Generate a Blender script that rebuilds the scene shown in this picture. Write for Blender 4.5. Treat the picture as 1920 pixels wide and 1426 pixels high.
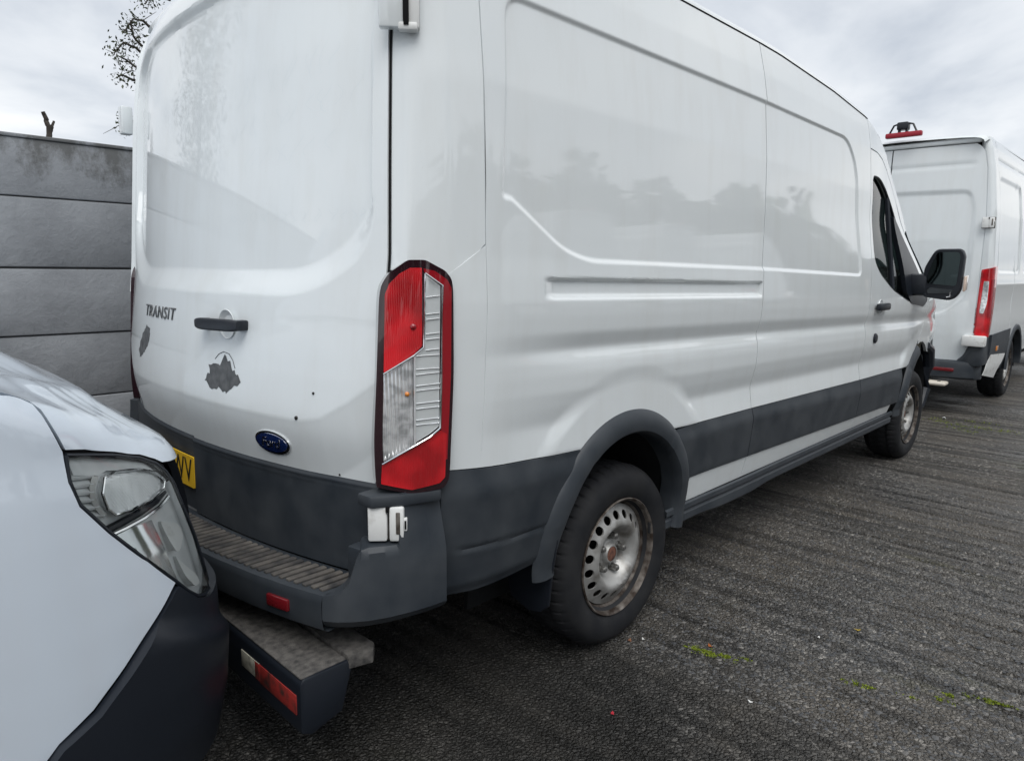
import bpy, bmesh, math, random
import numpy as np
from mathutils import Vector, Matrix
from mathutils.geometry import delaunay_2d_cdt

random.seed(7); rng = np.random.default_rng(7)
for o in list(bpy.data.objects):
    bpy.data.objects.remove(o, do_unlink=True)
scene = bpy.context.scene
COL = scene.collection

# ------------------------------------------------------------------ camera
CAM = np.array([-2.08798, -2.41254, 1.41287])
CF = np.array([0.71043005, 0.6859652, -0.15729236])
CR = np.array([0.69595085, -0.71798669, 0.01214626])
CU = np.array([0.10460191, 0.11809682, 0.98747738])
FPX = 1300.0
cd = bpy.data.cameras.new('camera'); cd.sensor_width = 36.0; cd.lens = FPX/1920*36.0
cd.clip_start = 0.05; cd.clip_end = 2000
cam = bpy.data.objects.new('camera', cd); COL.objects.link(cam)
cam.matrix_world = Matrix(((CR[0], CU[0], -CF[0], CAM[0]), (CR[1], CU[1], -CF[1], CAM[1]), (CR[2], CU[2], -CF[2], CAM[2]), (0, 0, 0, 1)))
scene.camera = cam

# ------------------------------------------------------------------ sky and light
SUN_EL, SUN_AZ = 56.0, 234.0          # azimuth of the sun measured from +X towards +Y
w = bpy.data.worlds.new('World'); scene.world = w; w.use_nodes = True
nt = w.node_tree; N = nt.nodes; L = nt.links; N.clear()
out = N.new('ShaderNodeOutputWorld'); bg = N.new('ShaderNodeBackground'); bg.inputs['Strength'].default_value = 0.1
sky = N.new('ShaderNodeTexSky'); sky.sky_type = 'NISHITA'; sky.sun_disc = False
sky.sun_elevation = math.radians(SUN_EL); sky.sun_rotation = math.radians(90 - SUN_AZ)
tc = N.new('ShaderNodeTexCoord')
sep = N.new('ShaderNodeSeparateXYZ'); L.new(tc.outputs['Generated'], sep.inputs[0])
zc = N.new('ShaderNodeMath'); zc.operation = 'MAXIMUM'; zc.inputs[1].default_value = 0.0; L.new(sep.outputs['Z'], zc.inputs[0])
za = N.new('ShaderNodeMath'); za.operation = 'ADD'; za.inputs[1].default_value = 0.28; L.new(zc.outputs[0], za.inputs[0])
dx = N.new('ShaderNodeMath'); dx.operation = 'DIVIDE'; L.new(sep.outputs['X'], dx.inputs[0]); L.new(za.outputs[0], dx.inputs[1])
dy = N.new('ShaderNodeMath'); dy.operation = 'DIVIDE'; L.new(sep.outputs['Y'], dy.inputs[0]); L.new(za.outputs[0], dy.inputs[1])
cmb = N.new('ShaderNodeCombineXYZ'); L.new(dx.outputs[0], cmb.inputs[0]); L.new(dy.outputs[0], cmb.inputs[1])
n1 = N.new('ShaderNodeTexNoise'); n1.inputs['Scale'].default_value = 1.25; n1.inputs['Detail'].default_value = 9; n1.inputs['Roughness'].default_value = .52; n1.inputs['Distortion'].default_value = .35
L.new(cmb.outputs[0], n1.inputs['Vector'])
cr = N.new('ShaderNodeValToRGB'); L.new(n1.outputs['Fac'], cr.inputs[0])
e = cr.color_ramp.elements
e[0].position = .30; e[0].color = (.43, .48, .555, 1)
e[1].position = .69; e[1].color = (1.12, 1.12, 1.11, 1)
m = e.new(.45); m.color = (.72, .755, .80, 1)
m = e.new(.56); m.color = (.88, .90, .925, 1)
sc_ = N.new('ShaderNodeVectorMath'); sc_.operation = 'SCALE'; sc_.inputs['Scale'].default_value = 8.3; L.new(cr.outputs[0], sc_.inputs[0])
mixn = N.new('ShaderNodeMix'); mixn.data_type = 'RGBA'; mixn.inputs['Factor'].default_value = .93
L.new(sky.outputs[0], mixn.inputs['A']); L.new(sc_.outputs[0], mixn.inputs['B'])
L.new(mixn.outputs['Result'], bg.inputs['Color']); L.new(bg.outputs[0], out.inputs[0])
sl = bpy.data.lights.new('sun', 'SUN'); sl.energy = 1.5; sl.angle = math.radians(40); sl.color = (1.0, .98, .95)
so = bpy.data.objects.new('sun', sl); COL.objects.link(so)
sd = Vector((math.cos(math.radians(SUN_EL))*math.cos(math.radians(SUN_AZ)), math.cos(math.radians(SUN_EL))*math.sin(math.radians(SUN_AZ)), math.sin(math.radians(SUN_EL))))
so.rotation_euler = sd.to_track_quat('Z', 'Y').to_euler()
so.location = (0, -6, 9)
vs = scene.view_settings; vs.view_transform = 'Standard'; vs.look = 'None'; vs.gamma = 1; vs.use_curve_mapping = False; vs.exposure = 0.43

# ------------------------------------------------------------------ pixel rays (photograph pixels, 1920 x 1426) used to measure the place
def ray(u, v): return CF + CR*(u-960)/FPX - CU*(v-713)/FPX
def at_x(u, v, X): d = ray(u, v); return CAM + d*(X-CAM[0])/d[0]
def at_y(u, v, Y): d = ray(u, v); return CAM + d*(Y-CAM[1])/d[1]
def at_z(u, v, Z=0.0): d = ray(u, v); return CAM + d*(Z-CAM[2])/d[2]

# ------------------------------------------------------------------ materials
MATS = {}
def mat(name, col=(.5, .5, .5), rough=.5, metal=0.0, coat=0.0, coat_rough=.03, spec=.5, trans=0.0, ior=1.45, emis=None):
    m = bpy.data.materials.new(name); m.use_nodes = True
    b = m.node_tree.nodes['Principled BSDF']
    b.inputs['Base Color'].default_value = (*col, 1); b.inputs['Roughness'].default_value = rough
    b.inputs['Metallic'].default_value = metal; b.inputs['Coat Weight'].default_value = coat
    b.inputs['Coat Roughness'].default_value = coat_rough; b.inputs['Specular IOR Level'].default_value = spec
    b.inputs['Transmission Weight'].default_value = trans; b.inputs['IOR'].default_value = ior
    MATS[name] = m
    return m
def nodes(m): return m.node_tree.nodes, m.node_tree.links, m.node_tree.nodes['Principled BSDF']
def add_noise_colour(m, c1, c2, scale, detail=6, lo=.35, hi=.65, coord='Object', rough=None):
    Nn, Ll, b = nodes(m)
    t = Nn.new('ShaderNodeTexCoord'); n = Nn.new('ShaderNodeTexNoise'); n.inputs['Scale'].default_value = scale; n.inputs['Detail'].default_value = detail
    Ll.new(t.outputs[coord], n.inputs['Vector'])
    r = Nn.new('ShaderNodeValToRGB'); r.color_ramp.elements[0].position = lo; r.color_ramp.elements[1].position = hi
    r.color_ramp.elements[0].color = (*c1, 1); r.color_ramp.elements[1].color = (*c2, 1)
    Ll.new(n.outputs['Fac'], r.inputs[0]); Ll.new(r.outputs[0], b.inputs['Base Color'])
    if rough:
        mr = Nn.new('ShaderNodeMapRange'); mr.inputs['To Min'].default_value = rough[0]; mr.inputs['To Max'].default_value = rough[1]
        Ll.new(n.outputs['Fac'], mr.inputs['Value']); Ll.new(mr.outputs[0], b.inputs['Roughness'])
    return r
def add_bump(m, scale, strength, dist=.002, detail=4, coord='Object'):
    Nn, Ll, b = nodes(m)
    t = Nn.new('ShaderNodeTexCoord'); n = Nn.new('ShaderNodeTexNoise'); n.inputs['Scale'].default_value = scale; n.inputs['Detail'].default_value = detail
    Ll.new(t.outputs[coord], n.inputs['Vector'])
    bp = Nn.new('ShaderNodeBump'); bp.inputs['Strength'].default_value = strength; bp.inputs['Distance'].default_value = dist
    Ll.new(n.outputs['Fac'], bp.inputs['Height']); Ll.new(bp.outputs[0], b.inputs['Normal'])

def paint(name, col, dirt=(.54, .54, .51), rough=.42):
    """white van paint: clear coat, faint road film and streaks"""
    m = mat(name, col, rough, coat=1.0, coat_rough=.035, spec=.3)
    m.node_tree.nodes['Principled BSDF'].inputs['Coat IOR'].default_value = 1.62
    Nn, Ll, b = nodes(m)
    t = Nn.new('ShaderNodeTexCoord')
    mp = Nn.new('ShaderNodeMapping'); mp.inputs['Scale'].default_value = (9, 9, 1.6); Ll.new(t.outputs['Object'], mp.inputs[0])
    n = Nn.new('ShaderNodeTexNoise'); n.inputs['Scale'].default_value = 1.0; n.inputs['Detail'].default_value = 8; n.inputs['Roughness'].default_value = .62
    Ll.new(mp.outputs[0], n.inputs['Vector'])
    r = Nn.new('ShaderNodeMapRange'); r.inputs['From Min'].default_value = .48; r.inputs['From Max'].default_value = .82; r.inputs['To Max'].default_value = .30
    Ll.new(n.outputs['Fac'], r.inputs['Value'])
    n2 = Nn.new('ShaderNodeTexNoise'); n2.inputs['Scale'].default_value = 190; n2.inputs['Detail'].default_value = 2; Ll.new(t.outputs['Object'], n2.inputs['Vector'])
    r2 = Nn.new('ShaderNodeMapRange'); r2.inputs['From Min'].default_value = .70; r2.inputs['From Max'].default_value = .80; r2.inputs['To Max'].default_value = .30
    Ll.new(n2.outputs['Fac'], r2.inputs['Value'])
    ad = Nn.new('ShaderNodeMath'); ad.operation = 'ADD'; ad.use_clamp = True; Ll.new(r.outputs[0], ad.inputs[0]); Ll.new(r2.outputs[0], ad.inputs[1])
    mx = Nn.new('ShaderNodeMix'); mx.data_type = 'RGBA'; mx.inputs['A'].default_value = (*col, 1); mx.inputs['B'].default_value = (*dirt, 1)
    Ll.new(ad.outputs[0], mx.inputs['Factor']); Ll.new(mx.outputs['Result'], b.inputs['Base Color'])
    cr_ = Nn.new('ShaderNodeMapRange'); cr_.inputs['To Min'].default_value = .015; cr_.inputs['To Max'].default_value = .07
    Ll.new(n.outputs['Fac'], cr_.inputs['Value']); Ll.new(cr_.outputs[0], b.inputs['Coat Roughness'])
    n3 = Nn.new('ShaderNodeTexNoise'); n3.inputs['Scale'].default_value = 3.2; n3.inputs['Detail'].default_value = 2; Ll.new(t.outputs['Object'], n3.inputs['Vector'])
    bp = Nn.new('ShaderNodeBump'); bp.inputs['Strength'].default_value = .035; bp.inputs['Distance'].default_value = .010; Ll.new(n3.outputs['Fac'], bp.inputs['Height'])
    Ll.new(bp.outputs[0], b.inputs['Coat Normal'])
    return m
WHITE = paint('white_paint', (.70, .74, .755))
CARW = paint('silver_white_paint', (.56, .625, .70), dirt=(.56, .58, .62), rough=.35)
PLAS = mat('grey_plastic', (.03, .036, .045), .5, spec=.45)
add_noise_colour(PLAS, (.020, .026, .034), (.054, .061, .069), 7, 12, .28, .78, rough=(.36, .66)); add_bump(PLAS, 900, .12, .0006)
PLASD = mat('black_plastic', (.010, .013, .019), .38); add_bump(PLASD, 700, .12, .0006)
DIRTY = mat('dirty_tread_plastic', (.09, .085, .08), .8)
add_noise_colour(DIRTY, (.028, .028, .030), (.125, .115, .103), 22, 10, .3, .72); add_bump(DIRTY, 160, .5, .002)
GRIT = mat('gritty_step_top', (.2, .18, .16), .9)
add_noise_colour(GRIT, (.036, .035, .035), (.125, .118, .110), 46, 14, .28, .68); add_bump(GRIT, 330, .8, .003)
BLACK = mat('dark_void', (.006, .006, .007), .8, spec=.2)
LINER = mat('wheel_well_liner', (.012, .013, .014), .8); add_bump(LINER, 60, .5, .004)
RUBBER = mat('tyre_rubber', (.022, .022, .024), .72, spec=.3)
add_noise_colour(RUBBER, (.010, .011, .0135), (.023, .0235, .025), 9, 9, .35, .75)
STEEL = mat('silver_wheel_paint', (.42, .42, .41), .42, metal=.55)
add_noise_colour(STEEL, (.16, .148, .132), (.40, .40, .39), 16, 9, .28, .55, rough=(.35, .6))
RUSTRIM = mat('rusty_rim_lip', (.2, .16, .12), .6, metal=.4)
add_noise_colour(RUSTRIM, (.035, .024, .018), (.22, .20, .18), 22, 10, .40, .70)
RUST = mat('rust', (.13, .055, .035), .85); add_noise_colour(RUST, (.07, .03, .022), (.20, .09, .06), 60, 8)
NUT = mat('wheel_nut', (.16, .16, .155), .5, metal=.7); add_noise_colour(NUT, (.07, .065, .06), (.26, .26, .25), 90, 6)
SILV = mat('silvered_plastic', (.80, .82, .825), .28, metal=.15, coat=.6)
CHROME = mat('chrome', (.80, .81, .82), .08, metal=1.0)
SATIN = mat('satin_reflector', (.84, .85, .86), .25, metal=.6)
HOLE = BLACK
def rib_bump(m, axis, freq, dist):
    Nn, Ll, b = nodes(m)
    t = Nn.new('ShaderNodeTexCoord'); wv = Nn.new('ShaderNodeTexWave'); wv.bands_direction = axis; wv.inputs['Scale'].default_value = freq
    Ll.new(t.outputs['Object'], wv.inputs['Vector'])
    bp = Nn.new('ShaderNodeBump'); bp.inputs['Strength'].default_value = .8; bp.inputs['Distance'].default_value = dist
    Ll.new(wv.outputs['Fac'], bp.inputs['Height']); Ll.new(bp.outputs[0], b.inputs['Normal'])
REDL = mat('red_lens', (.42, .006, .012), .18, coat=1.0, coat_rough=.02, spec=.6)
add_noise_colour(REDL, (.34, .004, .008), (.66, .010, .018), 9, 2, .38, .62); rib_bump(REDL, 'X', 70, .0010)
REDD = mat('dark_red_lens', (.27, .005, .012), .12, coat=1.0, coat_rough=.02)
RIMD = mat('lamp_rim', (.018, .004, .008), .15, coat=1.0, coat_rough=.02)
CLEAR = mat('clear_lens', (.74, .75, .76), .16, metal=.6, coat=1.0, coat_rough=.02)
add_noise_colour(CLEAR, (.50, .51, .52), (.90, .91, .92), 30, 3, .40, .58); rib_bump(CLEAR, 'X', 40, .0030)
CLEARP = mat('clear_bar_lens', (.70, .74, .75), .10, metal=.35, coat=1.0, coat_rough=.01)
AMBER = mat('amber', (.62, .20, .015), .2, coat=1.0)
def thin_glass(name, tint, refl=.12):
    m = bpy.data.materials.new(name); m.use_nodes = True; Nn = m.node_tree.nodes; Ll = m.node_tree.links; Nn.clear()
    o_ = Nn.new('ShaderNodeOutputMaterial'); tr_ = Nn.new('ShaderNodeBsdfTransparent'); tr_.inputs[0].default_value = (*tint, 1)
    gl_ = Nn.new('ShaderNodeBsdfGlossy'); gl_.inputs['Roughness'].default_value = .02; lw = Nn.new('ShaderNodeFresnel'); lw.inputs['IOR'].default_value = 1.36
    mx_ = Nn.new('ShaderNodeMixShader'); Ll.new(lw.outputs[0], mx_.inputs[0]); Ll.new(tr_.outputs[0], mx_.inputs[1]); Ll.new(gl_.outputs[0], mx_.inputs[2]); Ll.new(mx_.outputs[0], o_.inputs[0])
    return m
LENS = thin_glass('headlamp_lens', (.96, .98, .975)); GLASS = thin_glass('tinted_glass', (.62, .78, .72))
MIRROR = mat('mirror_glass', (.045, .058, .06), .04, metal=1.0)
BADGE = mat('blue_enamel', (.006, .016, .075), .12, coat=1.0)
LETTER = mat('grey_badge_letters', (.13, .135, .14), .35, metal=.4)
WPLAS = mat('white_plastic', (.68, .69, .68), .42, spec=.4); add_noise_colour(WPLAS, (.42, .41, .38), (.72, .73, .72), 18, 8, .22, .45)
YELLOW = mat('yellow_plate', (.66, .41, .022), .45)
INK = mat('black_ink', (.008, .008, .008), .5)
PRIMER = mat('bare_grey_primer', (.09, .095, .10), .6); add_noise_colour(PRIMER, (.065, .07, .075), (.12, .125, .13), 40, 8)
GHOST = paint('glue_ghost_paint', (.662, .713, .734), rough=.42)
TAPE_R = mat('worn_red_tape', (.36, .035, .03), .5); add_noise_colour(TAPE_R, (.05, .025, .022), (.30, .028, .024), 34, 10, .34, .58)
TAPE_W = mat('worn_white_tape', (.42, .40, .34), .6); add_noise_colour(TAPE_W, (.07, .07, .065), (.50, .48, .40), 30, 8, .34, .6)
REFL = mat('red_reflector', (.15, .008, .012), .25, coat=1.0)
CREAM = mat('bare_body_cream', (.62, .58, .50), .5)
REDBAR = mat('red_brake_bar', (.33, .015, .03), .4)
SEATM = mat('seat_cloth', (.05, .055, .06), .9)

# ------------------------------------------------------------------ mesh helpers
def link(o, parent=None):
    COL.objects.link(o)
    if parent: o.parent = parent
    return o
def mk(name, V, F, m, parent=None, smooth=True, sharp=32):
    me = bpy.data.meshes.new(name)
    V = np.asarray(V, float)
    me.from_pydata(V.tolist(), [], F.tolist() if isinstance(F, np.ndarray) else F)
    me.update()
    if smooth:
        me.polygons.foreach_set('use_smooth', [True]*len(me.polygons))
        me.set_sharp_from_angle(angle=math.radians(sharp))
    me.materials.append(m)
    return link(bpy.data.objects.new(name, me), parent)
def bmk(name, bm, m, parent=None, smooth=True, sharp=32):
    me = bpy.data.meshes.new(name)
    bmesh.ops.recalc_face_normals(bm, faces=bm.faces)
    bm.to_mesh(me); bm.free()
    if smooth:
        me.polygons.foreach_set('use_smooth', [True]*len(me.polygons))
        me.set_sharp_from_angle(angle=math.radians(sharp))
    me.materials.append(m)
    return link(bpy.data.objects.new(name, me), parent)
def empty(name, loc=(0, 0, 0), label=None, cat=None, group=None, parent=None, rz=0):
    o = bpy.data.objects.new(name, None); o.location = loc; o.rotation_euler = (0, 0, rz); link(o, parent)
    tag(o, label, cat, group); return o
def tag(o, label=None, cat=None, group=None, kind=None):
    if label: o['label'] = label
    if cat: o['category'] = cat
    if group: o['group'] = group
    if kind: o['kind'] = kind
    return o
def add_box(bm, c, s, bev=.004, M=None, seg=2):
    r = bmesh.ops.create_cube(bm, size=1.0)
    vs_ = r['verts']
    for v in vs_: v.co = Vector((v.co.x*s[0], v.co.y*s[1], v.co.z*s[2]))
    if bev:
        ed = list({e for v in vs_ for e in v.link_edges})
        r2 = bmesh.ops.bevel(bm, geom=ed, offset=bev, segments=seg, affect='EDGES', profile=.5)
        vs_ = list({v for f in r2['faces'] for v in f.verts} | {v for v in vs_ if v.is_valid})
    T = Matrix.Translation(Vector(c)) @ (M.to_4x4() if M else Matrix.Identity(4))
    for v in vs_: v.co = T @ v.co
def box(name, c, s, m, parent=None, bev=.004, M=None, seg=2):
    bm = bmesh.new(); add_box(bm, c, s, bev, M, seg); return bmk(name, bm, m, parent)
def frame3(xa, za=(0, 0, 1)):
    x = Vector(xa).normalized(); z = Vector(za); y = z.cross(x).normalized(); z = x.cross(y)
    return Matrix((x, y, z)).transposed()
def tube_np(pts, rad, n=8):
    pts = np.asarray(pts, float); k = len(pts); rad = np.broadcast_to(rad, (k,))
    tan = np.gradient(pts, axis=0); tan /= np.linalg.norm(tan, axis=1)[:, None] + 1e-12
    up = np.array([0, 0, 1.0]) if abs(tan[0, 2]) < .9 else np.array([1.0, 0, 0])
    V = []
    a = np.linspace(0, 2*np.pi, n, endpoint=False)
    for i in range(k):
        s = np.cross(tan[i], up); s /= np.linalg.norm(s)+1e-12; b = np.cross(s, tan[i])
        V.append(pts[i] + rad[i]*(np.cos(a)[:, None]*s + np.sin(a)[:, None]*b))
    F = [[i*n+j, i*n+(j+1) % n, (i+1)*n+(j+1) % n, (i+1)*n+j] for i in range(k-1) for j in range(n)]
    F.append(list(range(n))[::-1]); F.append([(k-1)*n+j for j in range(n)])
    return np.concatenate(V), F
def tube(name, pts, rad, m, parent=None, n=8):
    V, F = tube_np(pts, rad, n); return mk(name, V, F, m, parent)
def prism(name, poly, d, m, parent=None, bev=.003, sharp=32):
    """poly: list of 3-D points (planar), extruded by vector d"""
    bm = bmesh.new()
    a = [bm.verts.new(p) for p in poly]; b = [bm.verts.new(np.asarray(p)+np.asarray(d)) for p in poly]
    n = len(poly)
    bm.faces.new(a); bm.faces.new(b[::-1])
    for i in range(n): bm.faces.new((a[i], b[i], b[(i+1) % n], a[(i+1) % n]))
    bmesh.ops.recalc_face_normals(bm, faces=bm.faces)
    if bev: bmesh.ops.bevel(bm, geom=list(bm.edges), offset=bev, segments=2, affect='EDGES', profile=.5)
    return bmk(name, bm, m, parent, sharp=sharp)
def lathe_np(prof, n, fn=None):
    """prof: (r, h) pairs; turns round local Y; returns V, F"""
    V = []; F = []
    th = np.linspace(0, 2*np.pi, n, endpoint=False)
    for j, (r, h) in enumerate(prof):
        rr = np.full(n, r) if fn is None else fn(j, r, np.arange(n))
        V.append(np.stack([rr*np.cos(th), np.full(n, h), rr*np.sin(th)], 1))
    k = len(prof)
    for j in range(k-1):
        for i in range(n):
            F.append([j*n+i, j*n+(i+1) % n, (j+1)*n+(i+1) % n, (j+1)*n+i])
    return np.concatenate(V), F
def grid_mesh(P):
    """P: (nr, nc, 3) array -> verts and quads"""
    nr, nc = P.shape[:2]
    idx = np.arange(nr*nc).reshape(nr, nc)
    F = np.stack([idx[:-1, :-1], idx[1:, :-1], idx[1:, 1:], idx[:-1, 1:]], -1).reshape(-1, 4)
    return P.reshape(-1, 3), F
def border(nr, nc):
    idx = np.arange(nr*nc).reshape(nr, nc)
    return np.concatenate([idx[0, :-1], idx[:-1, -1], idx[-1, :0:-1], idx[:0:-1, 0]])
def sheet(name, A, B, fn, m, parent=None, skirt=.012, sharp=32):
    """structured sheet over parameter arrays A,B with its rim rolled inwards by skirt"""
    P = fn(A, B, 0.0); V, F = grid_mesh(P); F = F.tolist()
    if skirt:
        r = border(*A.shape); base = len(V)
        V = np.concatenate([V, fn(A.reshape(-1)[r], B.reshape(-1)[r], -skirt)])
        k = len(r)
        F += [[int(r[i]), int(r[(i+1) % k]), base+(i+1) % k, base+i] for i in range(k)]
    return mk(name, V, F, m, parent, sharp=sharp)
def columns(name, xs, zlo, zhi, n, fn, m, parent=None, skirt=.012):
    xs = np.asarray(xs); t = np.linspace(0, 1, n)
    A = np.repeat(xs[:, None], n, 1); lo = zlo(xs)[:, None]; hi = zhi(xs)[:, None]
    return sheet(name, A, lo + (hi-lo)*t[None, :], fn, m, parent, skirt)
def inside(poly, P):
    poly = np.asarray(poly); x, y = P[:, 0], P[:, 1]; c = np.zeros(len(P), bool)
    for i in range(len(poly)):
        x0, y0 = poly[i-1]; x1, y1 = poly[i]
        if y0 == y1: continue
        k = ((y0 > y) != (y1 > y)) & (x < (x1-x0)*(y-y0)/(y1-y0)+x0); c ^= k
    return c
def edge_dist(poly, P):
    poly = np.asarray(poly, float); d = np.full(len(P), 1e9)
    for i in range(len(poly)):
        a = poly[i-1]; b = poly[i]; ab = b-a
        t = np.clip(((P-a) @ ab)/max(ab @ ab, 1e-12), 0, 1)
        d = np.minimum(d, np.linalg.norm(P-(a+t[:, None]*ab), axis=1))
    return d
def sdf(poly, A, B):
    P = np.stack([np.asarray(A, float).ravel(), np.asarray(B, float).ravel()], 1)
    d = edge_dist(poly, P); d[inside(poly, P)] *= -1
    return d.reshape(np.shape(A))
def resample(poly, step):
    out = []
    for i in range(len(poly)):
        a = np.asarray(poly[i], float); b = np.asarray(poly[(i+1) % len(poly)], float)
        k = max(1, int(np.ceil(np.linalg.norm(b-a)/step)))
        out += [a+(b-a)*j/k for j in range(k)]
    return np.array(out)
def rounded(poly, r, seg=5):
    """fillet every corner of a polygon (r scalar or list)"""
    out = []; n = len(poly); P = [np.asarray(p, float) for p in poly]
    rr = np.broadcast_to(r, (n,))
    for i in range(n):
        a, b, c = P[i-1], P[i], P[(i+1) % n]
        if rr[i] <= 0: out.append(b); continue
        d1 = (a-b); l1 = np.linalg.norm(d1); d2 = (c-b); l2 = np.linalg.norm(d2)
        q = min(rr[i], l1*.45, l2*.45)
        p0 = b+d1/l1*q; p1 = b+d2/l2*q
        for t in np.linspace(0, 1, seg): out.append((1-t)**2*p0+2*t*(1-t)*b+t*t*p1)
    return np.array(out)
def patch(name, poly, fn, m, parent=None, step=.02, holes=(), skirt=.01, sharp=32):
    """a sheet cut to any outline (with holes) in parameter space, laid on surface fn"""
    bd = resample(poly, step); loops = [bd]+[resample(h, step) for h in holes]
    lo = bd.min(0); hi = bd.max(0)
    gx, gy = np.meshgrid(np.arange(lo[0]+step*.5, hi[0], step), np.arange(lo[1]+step*.5, hi[1], step))
    G = np.stack([gx.ravel(), gy.ravel()], 1)
    if len(G):
        k = inside(bd, G)
        for h in loops[1:]: k &= ~inside(h, G)
        G = G[k]
        for lp in loops:
            if len(G): G = G[edge_dist(lp, G) > step*.45]
    pts = [Vector(p) for lp in loops for p in lp]; edges = []; b0 = 0
    for lp in loops:
        k = len(lp); edges += [(b0+i, b0+(i+1) % k) for i in range(k)]; b0 += k
    pts += [Vector(p) for p in G]
    vs_, es_, fs_, ov, oe, of = delaunay_2d_cdt(pts, edges, [], 0, 1e-6)
    P2 = np.array([tuple(v) for v in vs_])
    T = np.array([list(f) for f in fs_ if len(f) == 3])
    cen = P2[T].mean(1); k = inside(bd, cen)
    for h in loops[1:]: k &= ~inside(h, cen)
    T = T[k]
    V = fn(P2[:, 0], P2[:, 1], 0.0)
    up_ = fn(P2[:, 0], P2[:, 1], .001)-V; nr_ = np.cross(V[T[:, 1]]-V[T[:, 0]], V[T[:, 2]]-V[T[:, 0]])
    if (nr_*up_[T].mean(1)).sum() < 0: T = T[:, ::-1]
    F = T.tolist()
    if skirt:
        cnt = {}
        for f in F:
            for i in range(3):
                a, b = f[i], f[(i+1) % 3]; cnt[(a, b)] = 1
        be = [(a, b) for (a, b) in cnt if (b, a) not in cnt]
        bv = sorted({a for e in be for a in e}); mp = {v: len(V)+i for i, v in enumerate(bv)}
        V = np.concatenate([V, fn(P2[bv, 0], P2[bv, 1], -skirt)])
        F += [[b, a, mp[a], mp[b]] for a, b in be]
    return mk(name, V, F, m, parent, sharp=sharp)
def text_mesh(name, body, size, m, parent, place, extrude=.002, shear=0, spacing=1.0, align='CENTER', bevel=0.0, xscale=1.0):
    """flat lettering turned to mesh; place(a,b,c) maps local x,y,z arrays to world"""
    cu = bpy.data.curves.new(name, 'FONT'); cu.body = body; cu.size = size; cu.extrude = extrude; cu.shear = shear
    cu.space_character = spacing; cu.align_x = align; cu.align_y = 'CENTER'; cu.resolution_u = 4; cu.bevel_depth = bevel
    ob = bpy.data.objects.new(name, cu); COL.objects.link(ob)
    dg = bpy.context.evaluated_depsgraph_get(); me = bpy.data.meshes.new_from_object(ob.evaluated_get(dg))
    bpy.data.objects.remove(ob, do_unlink=True); bpy.data.curves.remove(cu)
    n = len(me.vertices); co = np.empty(n*3); me.vertices.foreach_get('co', co); co = co.reshape(-1, 3)
    W = place(co[:, 0]*xscale, co[:, 1], co[:, 2]); me.vertices.foreach_set('co', W.ravel()); me.update(); me.name = name
    me.materials.clear(); me.materials.append(m)
    return link(bpy.data.objects.new(name, me), parent)
def sstep(a, b, x): t = np.clip((x-a)/(b-a), 0, 1); return t*t*(3-2*t)
def copy_tree(o, parent=None):
    c = o.copy(); COL.objects.link(c); c.parent = parent
    for ch in o.children: copy_tree(ch, c)
    return c

# ================================================================== THE SETTING
def vnoise(x, y, seed=0):
    """cheap value noise"""
    xi = np.floor(x).astype(int); yi = np.floor(y).astype(int); fx = x-xi; fy = y-yi
    fx = fx*fx*(3-2*fx); fy = fy*fy*(3-2*fy)
    def h(a, b):
        n = (a*374761393 + b*668265263 + seed*974711) & 0x7fffffff
        n = ((n ^ (n >> 13))*1274126177) & 0x7fffffff
        return ((n ^ (n >> 16)) & 0xffff)/65535.0
    return (h(xi, yi)*(1-fx)+h(xi+1, yi)*fx)*(1-fy)+(h(xi, yi+1)*(1-fx)+h(xi+1, yi+1)*fx)*fy
def ground_h(x, y):
    """worn planed tarmac: shallow ridges across the yard, dips and grain"""
    near = np.exp(-np.maximum(0, np.hypot(x-2, y+1)-9)**2/30)
    wob = x + .05*vnoise(x*1.3, y*1.3, 3) + .02*vnoise(x*6, y*6, 4)
    cell = np.floor(wob*7.5); fr = wob*7.5-cell; pos = .25+.5*((np.sin(cell*91.7)*43758.5) % 1.0); rid = np.abs(fr-pos)
    amp = sstep(.35, .75, vnoise(x*.9+7, y*.7, 11))
    h = .012*(vnoise(x*.8, y*.8, 1)-.5) + .006*(vnoise(x*3, y*3, 2)-.5) + .004*(vnoise(x*14, y*14, 5)-.5)
    h += -.014*amp*sstep(.16, .02, rid)*(.4+.6*vnoise(x*2.1+cell, y*1.7, 9))
    return h*near - .006
def axis_pts(lo, hi, step, far):
    a = list(np.arange(lo, hi, step)); s = step; p = hi; up = []
    while p < far: up.append(p); s *= 1.35; p += s
    s = step*1.35; p = lo-s; dn = []
    while p > -far: dn.append(p); s *= 1.35; p -= s
    return np.array(dn[::-1]+a+up)
gx = axis_pts(-2.2, 6.5, .0095, 260); gy = axis_pts(-3.4, .6, .03, 260)
X, Y = np.meshgrid(gx, gy, indexing='ij')
V, F = grid_mesh(np.stack([X, Y, ground_h(X, Y)], -1))
GR = mat('worn_tarmac', (.04, .04, .04), .6)
Nn, Ll, b = nodes(GR)
t = Nn.new('ShaderNodeTexCoord')
nd = Nn.new('ShaderNodeTexNoise'); nd.inputs['Scale'].default_value = 75; nd.inputs['Detail'].default_value = 3; Ll.new(t.outputs['Object'], nd.inputs['Vector'])
vsub = Nn.new('ShaderNodeVectorMath'); vsub.operation = 'SUBTRACT'; vsub.inputs[1].default_value = (.5, .5, .5); Ll.new(nd.outputs['Color'], vsub.inputs[0])
vsc = Nn.new('ShaderNodeVectorMath'); vsc.operation = 'SCALE'; vsc.inputs['Scale'].default_value = .016; Ll.new(vsub.outputs[0], vsc.inputs[0])
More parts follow.
